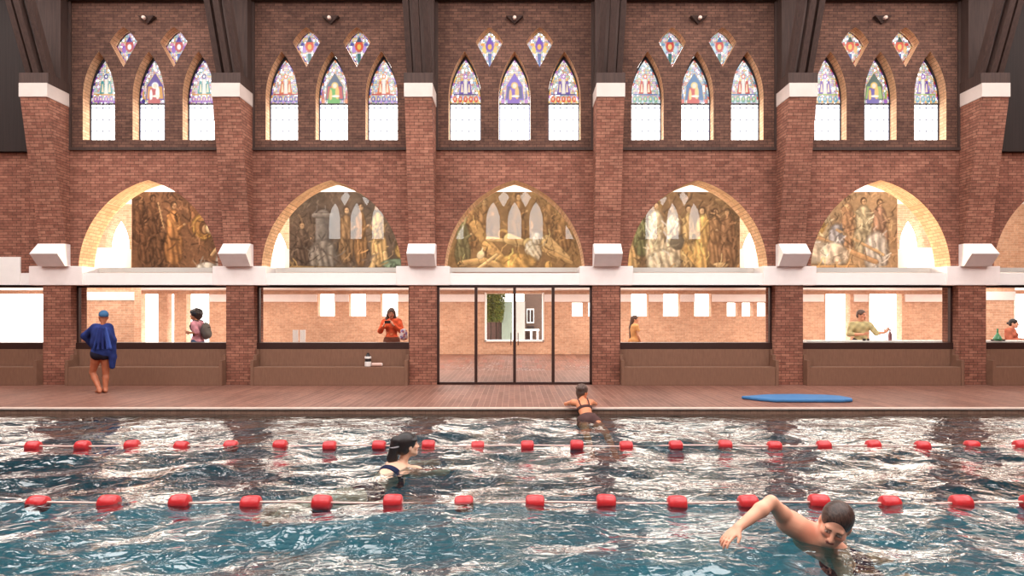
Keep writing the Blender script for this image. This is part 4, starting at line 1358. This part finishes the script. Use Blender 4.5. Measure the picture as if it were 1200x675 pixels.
# 1 -- standing at the wall in a blue cloak, seen from behind
o0 = V3(-8.84, 12.95, 0)
def wp(px, py, Y): return V3(*P(px, py, Y))
Y0 = 12.95
J = dict(pelvis=wp(118.5, 413, Y0), neck=wp(120.5, 381, Y0), shL=wp(111, 384.5, Y0 - .02), shR=wp(127.5, 384, Y0 + .06),
         elL=wp(100.2, 394.5, Y0 + .05), wrL=wp(109.5, 406, Y0 + .16), elR=wp(131.5, 399, Y0 + .04), wrR=wp(132.5, 413, Y0 + .16),
         hiL=wp(114.0, 414.5, Y0 - .02), hiR=wp(123.5, 414.5, Y0 + .05), knL=wp(108.5, 436, Y0 + .10), knR=wp(124.0, 437, Y0 + .12),
         anL=wp(116.5, 457.5, Y0 - .03), anR=wp(123.5, 457.5, Y0 + .08), toL=wp(114, 459.9, Y0 + .16), toR=wp(121, 459.9, Y0 + .29))
for q in ('toL', 'toR'): J[q][2] = 0.028
for q in ('anL', 'anR'): J[q][2] = 0.085
o = thing('person', 'bare legged person in a blue cloak and swim cap standing at the wall', 'person', (J['pelvis'][0], Y0, 0))
hd = Head(wp(121.2, 371.5, Y0 + .02), (-0.72, 0.66, -0.05), (0.05, 0, 1), 1.1, True, SK['tan'])
grow('body', person_body(J, 1.0, True, hd, {'L': ((0.5, 0.3, -0.8), (0.9, -.2, .3), (0, 1, 0), 0.3)}, leg=1.22), 0.0075, (178, 108, 78), o, M['skin'], hd.paints(), 3)
cap = Blob(); hd.e(cap, 0, -0.012, 0.042, 0.083, 0.103, 0.092); cap.plane(hd.at(0, 0, 0.012), -hd.u + 0.18 * hd.f)
grow('swim_cap', cap, 0.008, (66, 104, 142), o, M['cloth'], (), 5)
ck = Blob()
torso(ck, J, 1.0, True, 0.03)
ck.rc(J['shL'], J['elL'] + V3(0, -.01, .02), 0.085, 0.075, 0.06); ck.rc(J['elL'], J['wrL'], 0.07, 0.06, 0.06); ck.rc(J['shR'], J['elR'], 0.085, 0.075, 0.06)
ck.el(wp(119, 396, Y0 - .07), (0.22, 0.11, 0.24), None, 0.06); ck.el(wp(114, 402, Y0 - .02), (0.13, 0.13, 0.15), None, 0.05)
for fx_ in (110, 115, 120.5, 126, 130): ck.rc(wp(119 + (fx_ - 119) * .5, 384, Y0 - .15), wp(fx_, 409, Y0 - .2), 0.012, 0.026, 0.035)
ck.plane(wp(112, 411.5, Y0), (-0.35, 0, -1))
ck.rc(J['elR'], wp(132, 418, Y0 + .05), 0.075, 0.07, 0.05); ck.rc(wp(132, 418, Y0 + .05), wp(131.5, 429.5, Y0 + .05), 0.075, 0.055, 0.04)
ck.el(hd.c, V3(0.10, 0.11, 0.135), None, 0.01, 's')
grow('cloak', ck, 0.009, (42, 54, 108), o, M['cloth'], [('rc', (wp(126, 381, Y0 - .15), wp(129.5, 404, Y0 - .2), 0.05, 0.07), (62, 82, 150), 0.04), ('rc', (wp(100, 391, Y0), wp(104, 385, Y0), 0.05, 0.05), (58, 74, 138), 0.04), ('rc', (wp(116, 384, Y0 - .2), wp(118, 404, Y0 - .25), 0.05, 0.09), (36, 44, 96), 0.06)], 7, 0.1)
sw = trousers(J, 1.0, True, 0.026, 0.08, 0.16)
grow('swim_bottoms', sw, 0.008, (40, 38, 52), o, M['cloth'], (), 8)

# 2 -- walker with a backpack behind the second window, side on
Yb = 16.5
xb = P(231, 380, Yb)[0]
J = pose((xb, Yb, 0.0), math.radians(88), 1.03, elL=(-.235, -.14, 1.15), wrL=(-.20, .09, 1.17), elR=(.235, -.14, 1.15), wrR=(.19, .09, 1.16),
         knR=(.10, .16, .52), anR=(.1, .14, .085), toR=(.12, .35, .025), knL=(-.1, .02, .5), anL=(-.1, -.2, .1), toL=(-.12, .0, .025))
o = thing('person', 'person with dark curly hair in a pink top, side on, wearing a backpack', 'person', (xb, Yb, 0))
hd = Head(J['head'] + V3(-.02, 0, 0.0), (-1, -0.12, 0.0), (0, 0, 1), 1.16, True, SK['brown'])
grow('body', person_body(J, 1.03, True, hd), 0.0085, (158, 106, 78), o, M['skin'], hd.paints(), 3)
hr = Blob(); hd.e(hr, 0, -0.035, 0.05, 0.12, 0.13, 0.115); hd.e(hr, 0, -0.08, -0.01, 0.095, 0.075, 0.10, 0.05); hd.e(hr, 0, 0.05, 0.085, 0.085, 0.06, 0.05, 0.04)
hd.e(hr, 0, 0.13, -0.02, 0.075, 0.095, 0.075, 0.02, 's')
rr = random.Random(3)
for i in range(60):
    a, z = rr.random() * 6.28, rr.uniform(-.3, 1)
    cz = math.sqrt(max(0, 1 - z * z))
    if math.cos(a) * cz > 0.55 and z < .6: continue
    hd.e(hr, 0.112 * math.sin(a) * cz, -0.035 + 0.122 * math.cos(a) * cz, 0.055 + 0.10 * z, 0.022, 0.022, 0.022, 0.01)
Vh, Fh = surface(hr, 0.009); link('hair', color_mesh('hair', Vh, Fh, np.ones((len(Vh), 3))), M['hair'], o, True)
grow('shirt', shirt(J, 1.03, True, 0.02, 0.9, -0.02), 0.009, (206, 146, 158), o, M['cloth'], (), 9, 0.12)
grow('jeans', trousers(J, 1.03, True, 0.014, 1.9, 0.10), 0.010, (70, 100, 136), o, M['cloth'], (), 4)
bp = Blob(); bc = J['shR'] * .5 + J['shL'] * .5 + V3(0.23, 0, -0.20)
bp.el(bc, (0.115, 0.16, 0.24), None, 0.02); bp.el(bc + V3(0.06, 0, -0.08), (0.085, 0.13, 0.13), None, 0.02)
bpo = grow('backpack', bp, 0.009, (104, 100, 96), o, M['cloth'], [('rc', (bc + V3(.1, -.14, .1), bc + V3(.1, .14, .1), 0.012, 0.012), (50, 46, 46), 0.01)], 2)
for g, s_ in (('shL', -1), ('shR', 1)):
    st = Blob(); a = J[g] * .75 + J['neck'] * .25
    st.rc(a + V3(.10, 0, .06), a + V3(-.04, 0, .085), 0.016, 0.016, 0.01); st.rc(a + V3(-.04, 0, .085), a + V3(-.125, 0, -.08), 0.016, 0.016, 0.01); st.rc(a + V3(-.125, 0, -.08), a + V3(-.02, 0, -.34), 0.016, 0.014, 0.01)
    grow('strap', st, 0.008, (70, 64, 62), bpo, M['cloth'])
cupb = Blob(); pc = J['wrL'] * .5 + J['wrR'] * .5 + V3(-.10, 0, 0.01)

# 3 -- woman in red behind the third window, looking at a phone
Yc = 15.75
xc = P(459, 380, Yc)[0]
J = pose((xc, Yc, 0.03), math.radians(176), 1.05, elR=(.27, .06, 1.17), wrR=(.13, .25, 1.31), elL=(-.27, .06, 1.16), wrL=(-.10, .26, 1.33))
o = thing('person', 'woman with long dark hair in a red orange top looking at a phone', 'person', (xc, Yc, 0))
hd = Head(J['head'] + V3(0.0, -.01, -.01), (0.12, -0.95, -0.25), (0.10, -.2, 1), 1.05, True, SK['rosy'])
fwd = V3(0, -1, 0)
grow('body', person_body(J, 1.05, True, hd, {'R': ((0.35, -.25, .8), (0.5, .2, -.1), (0, .2, 1), 0.55), 'L': ((-.35, -.25, .8), (-.5, .2, -.1), (0, .2, 1), 0.55)}), 0.0075, (212, 150, 120), o, M['skin'], hd.paints(), 3)
hr = hd.hair(0.016, 0.07)
for s_ in (-1, 1):
    hd.c2(hr, (s_ * 0.075, -0.03, 0.02), (s_ * 0.095, -0.01, -0.16), 0.035, 0.042, 0.03); hd.c2(hr, (s_ * 0.095, -0.01, -0.16), (s_ * 0.10, 0.07, -0.34), 0.042, 0.03, 0.03)
hd.c2(hr, (0, -0.08, 0), (0, -0.08, -0.30), 0.07, 0.06, 0.04)
Vh, Fh = surface(hr, 0.008); link('hair', color_mesh('hair', Vh, Fh, np.ones((len(Vh), 3))), M['hair_brown'], o, True)
grow('top', shirt(J, 1.05, True, 0.024, 1.75, -0.14), 0.009, (222, 96, 62), o, M['cloth'], [('el', (J['pelvis'] + V3(rr.uniform(-.2, .2), rr.uniform(-.2, .2), rr.uniform(0, .45)), V3(.025, .05, .03), np.eye(3)), (240, 150, 104), 0.02) for i in range(26)], 3, 0.14)
grow('skirt', trousers(J, 1.05, True, 0.03, 1.5, 0.08), 0.011, (120, 74, 60), o, M['cloth'])
ph = thing('phone', 'dark phone held up by the woman in red', 'phone', tuple((J['wrR'] + J['wrL']) / 2 + V3(0, -.09, .05)))
pc = (J['wrR'] + J['wrL']) / 2 + V3(0.0, -.078, .08)
MB().box(pc[0] - .075, pc[0] + .075, pc[1] - .005, pc[1] + .005, pc[2] - .036, pc[2] + .036).build('case', M['black'], ph, bevel=0.004)
MB().box(pc[0] - .07, pc[0] + .07, pc[1] + .0055, pc[1] + .0065, pc[2] - .031, pc[2] + .031).build('screen', M['plaster'], ph)
MB().lathe([(0.004, 0), (0.008, 0.001), (0.006, 0.003)], (pc[0] - .055, pc[1] - .0085, pc[2] + .018), 'y', 10).build('lens', M['frame'], ph)
bg_ = Blob(); bc = wp(473.0, 391, Yc - .38)
bg_.el(bc, (0.10, 0.05, 0.13), None, 0.02); bg_.el(bc + V3(0, 0, -.08), (0.115, 0.055, 0.09), None, 0.03)
t = thing('shoulder_bag', 'pale bag with lilac print hanging at the arm of the woman in red', 'bag', tuple(bc))
grow('bag_body', bg_, 0.008, (226, 206, 206), t, M['cloth'], [('el', (bc + V3(rr.uniform(-.09, .09), -.05, rr.uniform(-.15, .1)), V3(.022, .06, .022), np.eye(3)), (150, 120, 180) if i % 2 else (190, 90, 100), 0.012) for i in range(14)], 2, 0.03)
MB().tube([bc + V3(-.07, 0, .09), J['elL'] + V3(-.03, -.03, .055), J['elL'] + V3(.03, -.03, .065), bc + V3(.07, 0, .09)], 0.009, 8).build('strap', M['towel'], t, smooth=True)

# 4 -- reflected woman, built as a figure in the room, side on, long hair
Yd = 18.3
xd = P(743.5, 380, Yd)[0]
J = pose((xd, Yd, 0), math.radians(-78), 0.955, elL=(-.22, .06, 1.13), wrL=(-.16, .22, 0.96), elR=(.22, .02, 1.12), wrR=(.2, .14, .9))
o = thing('person', 'reflected woman with very long brown hair in a tan dress, built inside the room', 'person', (xd, Yd, 0))
hd = Head(J['head'], (0.93, -0.35, 0.02), (0, 0, 1), 0.97, True, SK['rosy'])
grow('body', person_body(J, 0.955, True, hd), 0.0095, (214, 158, 124), o, M['skin'], hd.paints(), 3)
hr = hd.hair(0.014, 0.07)
hd.c2(hr, (0, -0.08, 0.02), (0, -0.13, -0.25), 0.075, 0.07, 0.04); hd.c2(hr, (0, -0.13, -0.25), (0, -0.15, -0.62), 0.07, 0.05, 0.04)
Vh, Fh = surface(hr, 0.010); link('hair', color_mesh('hair', Vh, Fh, np.ones((len(Vh), 3))), M['hair_brown'], o, True)
grow('dress', shirt(J, 0.955, True, 0.02, 0.35, -0.10) , 0.010, (214, 160, 106), o, M['cloth'])
grow('skirt', trousers(J, 0.955, True, 0.035, 1.2, 0.06), 0.011, (206, 150, 98), o, M['cloth'])

# 5 -- man in a pale green shirt behind the counter, talking with his hands
Ye = 15.85
xe = P(1008.5, 380, Ye)[0]
J = pose((xe, Ye, 0.02), math.radians(168), 1.05, pelvis=(0, 0, .93), neck=(0, 0, 1.40), shR=(.20, 0, 1.335), shL=(-.20, 0, 1.335), head=(-.01, .03, 1.575),
         elR=(.27, .05, 1.10), wrR=(.02, .26, 1.10), elL=(-.32, .10, 1.13), wrL=(-.47, .24, 1.15))
o = thing('person', 'short haired man in a pale olive shirt behind the counter, one hand held out', 'person', (xe, Ye, 0))
hd = Head(J['head'] + V3(0, 0, 0.0), (0.42, -0.9, -0.05), (0.05, 0, 1), 1.12, False, SK['rosy'])
r_, f_, u_ = torso_axes(J)
grow('body', person_body(J, 1.05, False, hd, {'L': ((0.55, -0.1, 0.75), (-0.3, -.8, .3), (-.6, 0, .6), 0.05), 'R': ((0.85, -0.2, 0.15), (0, .5, .5), (0, -.2, 1), 0.5)}), 0.0075, (216, 152, 122), o, M['skin'], hd.paints(), 3)
hr = hd.hair(0.009, 0.085)
Vh, Fh = surface(hr, 0.008); link('hair', color_mesh('hair', Vh, Fh, np.ones((len(Vh), 3))), M['hair_brown'], o, True)
grow('shirt', shirt(J, 1.05, False, 0.018, 1.35, -0.02), 0.009, (186, 172, 128), o, M['cloth'], (), 6, 0.12)
grow('trousers', trousers(J, 1.05, False, 0.014, 1.9, 0.10), 0.011, (74, 70, 76), o, M['cloth'])

# 6 -- woman at the far right, hair tied back
Yf = 15.9
xf = P(1184.5, 390, Yf)[0]
J = pose((xf, Yf, 0), math.radians(215), 0.90, elR=(.23, .06, 1.12), wrR=(.10, .27, 1.16), elL=(-.23, .06, 1.12), wrL=(-.08, .27, 1.15))
o = thing('person', 'woman with tied back hair in a rust pink sweater, beside the green carafe', 'person', (xf, Yf, 0))
hd = Head(J['head'] + V3(.03, -.02, -.01), (0.62, -0.75, -0.08), (0.05, 0, 1), 0.98, True, SK['pale'])
grow('body', person_body(J, 0.90, True, hd), 0.0085, (224, 166, 138), o, M['skin'], hd.paints(), 3)
hr = hd.hair(0.008, 0.085); hd.e(hr, 0.0, -0.125, 0.0, 0.034, 0.034, 0.034, 0.015)
Vh, Fh = surface(hr, 0.008); link('hair', color_mesh('hair', Vh, Fh, np.ones((len(Vh), 3))), M['hair'], o, True)
grow('sweater', shirt(J, 0.90, True, 0.026, 1.9, -0.12), 0.009, (184, 106, 84), o, M['cloth'], (), 3, 0.12)
grow('trousers', trousers(J, 0.90, True, 0.014, 1.9, 0.10), 0.011, (60, 62, 84), o, M['cloth'])

# 7 -- bather leaning on the pool edge, from behind
J = dict(pelvis=V3(1.265, 10.40, -.155), neck=V3(1.20, 10.72, .16), shL=V3(1.03, 10.72, .115), shR=V3(1.37, 10.72, .115),
         elL=V3(0.93, 10.95, .060), wrL=V3(1.12, 11.10, .05), elR=V3(1.47, 10.95, .060), wrR=V3(1.29, 11.12, .05),
         hiL=V3(1.18, 10.38, -.175), hiR=V3(1.38, 10.36, -.175), knL=V3(1.18, 9.98, -.27), knR=V3(1.50, 9.96, -.26), anL=V3(1.23, 9.62, -.50), anR=V3(1.60, 9.62, -.52),
         toL=V3(1.23, 9.48, -.56), toR=V3(1.63, 9.48, -.58))
o = thing('person', 'bather in a dark two piece leaning her arms on the pool edge, seen from behind', 'person', (1.25, 10.45, WZ))
hd = Head(V3(1.215, 10.80, .295), (0.75, 0.6, -0.1), (0.05, 0.05, 1), 1.03, True, SK['tan'])
grow('body', person_body(J, 0.93, True, hd, {'L': ((0.9, .2, -.05), (0, 0, -1), (0, 1, 0), 0.1), 'R': ((-.9, .2, -.05), (0, 0, -1), (0, 1, 0), 0.1)}, leg=1.22), 0.0075, (214, 136, 98), o, M['skin'], hd.paints(), 3)
hr = hd.hair(0.018, 0.07); hd.e(hr, 0.03, -0.10, 0.06, 0.05, 0.05, 0.05, 0.03); hd.c2(hr, (0, -0.07, 0), (0, -0.075, -0.11), 0.045, 0.03, 0.03)
for i in range(30):
    a, z = rr.random() * 6.28, rr.uniform(-.2, 1); cz = math.sqrt(max(0, 1 - z * z))
    if math.cos(a) * cz > 0.3: continue
    hd.e(hr, 0.09 * math.sin(a) * cz, -0.02 + 0.105 * math.cos(a) * cz, 0.045 + 0.09 * z, 0.018, 0.018, 0.018, 0.01)
Vh, Fh = surface(hr, 0.008); link('hair', color_mesh('hair', Vh, Fh, np.ones((len(Vh), 3))), M['hair_brown'], o, True)
r_, f_, u_ = torso_axes(J)
sw = trousers(J, 0.93, True, 0.034, 0.10, 0.13)
grow('swim_bottoms', sw, 0.008, (82, 60, 58), o, M['cloth'])
tp = Blob(); torso(tp, J, 0.93, True, 0.009); Lt = np.linalg.norm(J['neck'] - J['pelvis'])
tp.plane(J['pelvis'] + u_ * Lt * 0.62, u_); tp.plane(J['pelvis'] + u_ * Lt * 0.50, -u_)
tpo = grow('swim_top', tp, 0.008, (82, 60, 58), o, M['cloth'])
for g in (-1, 1):
    sb = Blob(); 
    for a_, b_, in ((0.58, 0.80), (0.80, 0.98)):
        ya = -0.112 if a_ < 0.7 else -0.098; yb = -0.098 if b_ < 0.9 else -0.055
        sb.rc(J['pelvis'] + u_ * Lt * a_ + r_ * g * 0.075 + f_ * ya, J['pelvis'] + u_ * Lt * b_ + r_ * g * 0.085 + f_ * yb, 0.010, 0.010, 0.004)
    grow('shoulder_strap', sb, 0.006, (82, 60, 58), tpo, M['cloth'])

# 8 -- dark haired swimmer, breaststroke, seen from behind
s = 1.14
J = dict(pelvis=V3(-1.62, 6.70, -.325), neck=V3(-1.335, 7.22, -.12), shL=V3(-1.545, 7.34, -.185), shR=V3(-1.135, 7.10, -.18),
         elL=V3(-1.42, 7.72, -.24), wrL=V3(-1.12, 7.85, -.25), elR=V3(-.86, 7.34, -.25), wrR=V3(-.80, 7.65, -.26),
         hiL=V3(-1.74, 6.70, -.315), hiR=V3(-1.58, 6.58, -.305), knL=V3(-2.06, 6.33, -.27), knR=V3(-1.92, 6.18, -.26), anL=V3(-2.42, 5.98, -.26), anR=V3(-2.26, 5.84, -.25),
         toL=V3(-2.55, 5.84, -.32), toR=V3(-2.39, 5.70, -.31))
o = thing('person', 'dark haired swimmer in a navy two piece between the lane ropes, seen from behind', 'person', (-1.6, 6.7, WZ))
hd = Head(V3(-1.275, 7.20, .108), (0.80, 0.55, 0.10), (0.06, 0.1, 1), 1.2, True, SK['pale'])
grow('body', person_body(J, s, True, hd), 0.0085, (232, 186, 158), o, M['skin'], hd.paints(), 3)
hr = hd.hair(0.016, 0.072)
hd.e(hr, 0, -0.12, 0.07, 0.056, 0.05, 0.056, 0.012); hd.c2(hr, (0, -0.14, 0.03), (-0.03, -0.165, -0.09), 0.045, 0.05, 0.015); hd.c2(hr, (-0.03, -0.165, -0.09), (-0.03, -0.14, -0.235), 0.048, 0.014, 0.02)
for i in range(16):
    a = (i - 7.5) * 0.2
    hd.c2(hr, (0.088 * math.sin(a), 0.05 + 0.03 * math.cos(a), 0.10 - 0.05 * abs(math.sin(a))), (0.02 * math.sin(a), -0.12, 0.08), 0.012, 0.014, 0.006)
Vh, Fh = surface(hr, 0.007); hro = link('hair', color_mesh('hair', Vh, Fh, np.ones((len(Vh), 3))), M['hair'], o, True)
tie = Blob(); hd.e(tie, 0, -0.135, 0.022, 0.056, 0.056, 0.013); grow('hair_tie', tie, 0.007, (150, 146, 150), hro, M['cloth'])
r_, f_, u_ = torso_axes(J); Lt = np.linalg.norm(J['neck'] - J['pelvis'])
grow('swim_bottoms', trousers(J, s, True, 0.010, 0.06, 0.13), 0.009, (34, 40, 66), o, M['cloth'])
tp = Blob(); torso(tp, J, s, True, 0.009); tp.plane(J['pelvis'] + u_ * Lt * 0.66, u_); tp.plane(J['pelvis'] + u_ * Lt * 0.55, -u_)
grow('swim_top', tp, 0.009, (34, 40, 66), o, M['cloth'])

# 9 -- man swimming front crawl towards us, right arm coming over
s = 1.22
J = dict(neck=V3(2.36, 4.84, -.075), pelvis=V3(2.92, 5.34, -.55), shR=V3(2.16, 4.72, .040), shL=V3(2.50, 4.66, -.17),
         elR=V3(1.965, 4.62, .235), wrR=V3(1.655, 4.46, .095), elL=V3(2.42, 4.36, -.30), wrL=V3(2.20, 4.10, -.36),
         hiR=V3(2.88, 5.44, -.57), hiL=V3(3.04, 5.28, -.63), knR=V3(3.22, 5.64, -.66), knL=V3(3.38, 5.44, -.78), anR=V3(3.60, 5.94, -.70), anL=V3(3.74, 5.74, -.84),
         toR=V3(3.77, 6.04, -.76), toL=V3(3.92, 5.86, -.9))
o = thing('person', 'man with short wet hair swimming front crawl, bent right arm out of the water', 'person', (2.6, 5.0, WZ))
hd = Head(V3(2.425, 4.56, .085), (-0.55, -0.74, -0.42), (0.16, -0.30, 0.94), 1.34, False, SK['pale'])
b = person_body(J, s, False, hd, {'R': ((-0.8, -.3, -.5), (0.4, .2, -.6), (0.3, -1, 0), 0.3)}, arm=1.05)
b.rc(J['shR'], V3(2.40, 4.68, -.12), 0.075, 0.10, 0.06)      # chest muscle running to the raised arm
b.el(V3(2.13, 4.71, .055), (0.078, 0.075, 0.072), None, 0.04)
grow('body', b, 0.0075, (230, 168, 140), o, M['skin'], hd.paints((186, 104, 92), (58, 38, 30)) + [('el', (J['shR'] + V3(.12, -.06, -.05), V3(.10, .08, .07), np.eye(3)), (216, 142, 116), 0.06)], 3)
hr = hd.hair(0.007, 0.098)
Vh, Fh = surface(hr, 0.006); link('hair', color_mesh('hair', Vh, Fh, np.ones((len(Vh), 3))), M['hair_wet'], o, True)
grow('swim_trunks', trousers(J, s, False, 0.012, 0.4, 0.11), 0.010, (40, 44, 70), o, M['cloth'])
# ==================================================== light, camera, picture
w = bpy.data.worlds.new('sky'); bpy.context.scene.world = w
w.use_nodes = True
bg = w.node_tree.nodes['Background']
bg.inputs[0].default_value = (1.0, 0.975, 0.95, 1); bg.inputs[1].default_value = S_WORLD

def area(name, loc, rot, sx, sy, power, col=(1, 0.9, 0.78), portal=False):
    l = bpy.data.lights.new(name, 'AREA'); l.shape = 'RECTANGLE'; l.size = sx; l.size_y = sy
    l.energy = power; l.color = col
    o = bpy.data.objects.new(name, l); o.location = loc; o.rotation_euler = rot; C.objects.link(o)
    if portal: l.cycles.is_portal = True
    return o
ang = math.atan2(13.2 - 9.35, 9.1)
for b in BAYS:
    # sampling portals over the added roof openings
    area('added_opening_portal', (b * PITCH, 10.1, 11.45), (-ang, 0, 0), 3.0, 7.6, 1, portal=True)
    area('added_opening_portal', (b * PITCH, 1.1, 11.45), (ang, 0, 0), 3.0, 7.6, 1, portal=True)
for x in (-20, -12, -4, 4, 12, 20):
    area('ceiling_fill', (x, 22.0, 1.9), (math.pi, 0, 0), 6.0, 5.0, 120, (1, 0.95, 0.9))  # unseen lamp added to brighten the back room's ceiling
    area('room_fill', (x, 20.5, 2.72), (0, 0, 0), 6.5, 9.0, 520, (1, 0.93, 0.84))  # unseen lamp added overhead to brighten the back room
for b in (-3, -2, -1, 0, 1, 2, 3):
    if b: area('window_light', (b * PITCH, 15.16, 2.70), (math.radians(32), 0, 0), 3.6, 0.15, 34, (1, 0.95, 0.88))  # unseen lamp added to brighten the people behind the windows
    area('mural_fill', (b * PITCH, 15.5, 5.30), (math.radians(25), 0, 0), 3.6, 0.4, [60, 54, 42, 40][abs(b)], (1, 0.97, 0.92))  # unseen lamp added in front of the murals to light them
    for sd in ((-1,) if b < 0 else ((1,) if b > 0 else (-1, 1))):  # unseen spots added to brighten the arch reveals
        l = bpy.data.lights.new('reveal_fill', 'SPOT'); l.energy = [60, 260, 800, 800][abs(b)]; l.color = (1, 0.84, 0.62); l.spot_size = math.radians(75); l.spot_blend = 0.6; l.shadow_soft_size = 0.15
        so = bpy.data.objects.new('reveal_fill', l); C.objects.link(so)
        so.location = (b * PITCH - sd * 1.45, 16.3, 3.3)
        so.rotation_euler = (Vector((b * PITCH + sd * 1.5, 14.75, 3.95)) - Vector(so.location)).to_track_quat('-Z', 'Y').to_euler()
    area('gallery_ceiling_fill', (b * PITCH, 18.5, 3.0), (math.pi, 0, 0), 3.6, 1.6, 130, (1, 0.93, 0.84))  # unseen upward lamp added to whiten the gallery ceiling

cam = bpy.data.cameras.new('camera'); co = bpy.data.objects.new('camera', cam); C.objects.link(co)
cam.sensor_width = 36.0; cam.lens = F / 1200.0 * 36.0
cam.shift_x = -3.0 / 1200.0; cam.shift_y = 32.5 / 1200.0
cam.clip_start = 0.05; cam.clip_end = 300
co.location = (0, 0, EYE); co.rotation_euler = (math.pi / 2, 0, 0)
sc = bpy.context.scene
sc.camera = co
sc.view_settings.view_transform = 'Standard'
sc.view_settings.look = 'None'
sc.view_settings.exposure = 0.0
sc.cycles.use_denoising = True
sc.cycles.max_bounces = 10
sc.cycles.transparent_max_bounces = 24
sc.cycles.caustics_reflective = False
sc.cycles.caustics_refractive = False
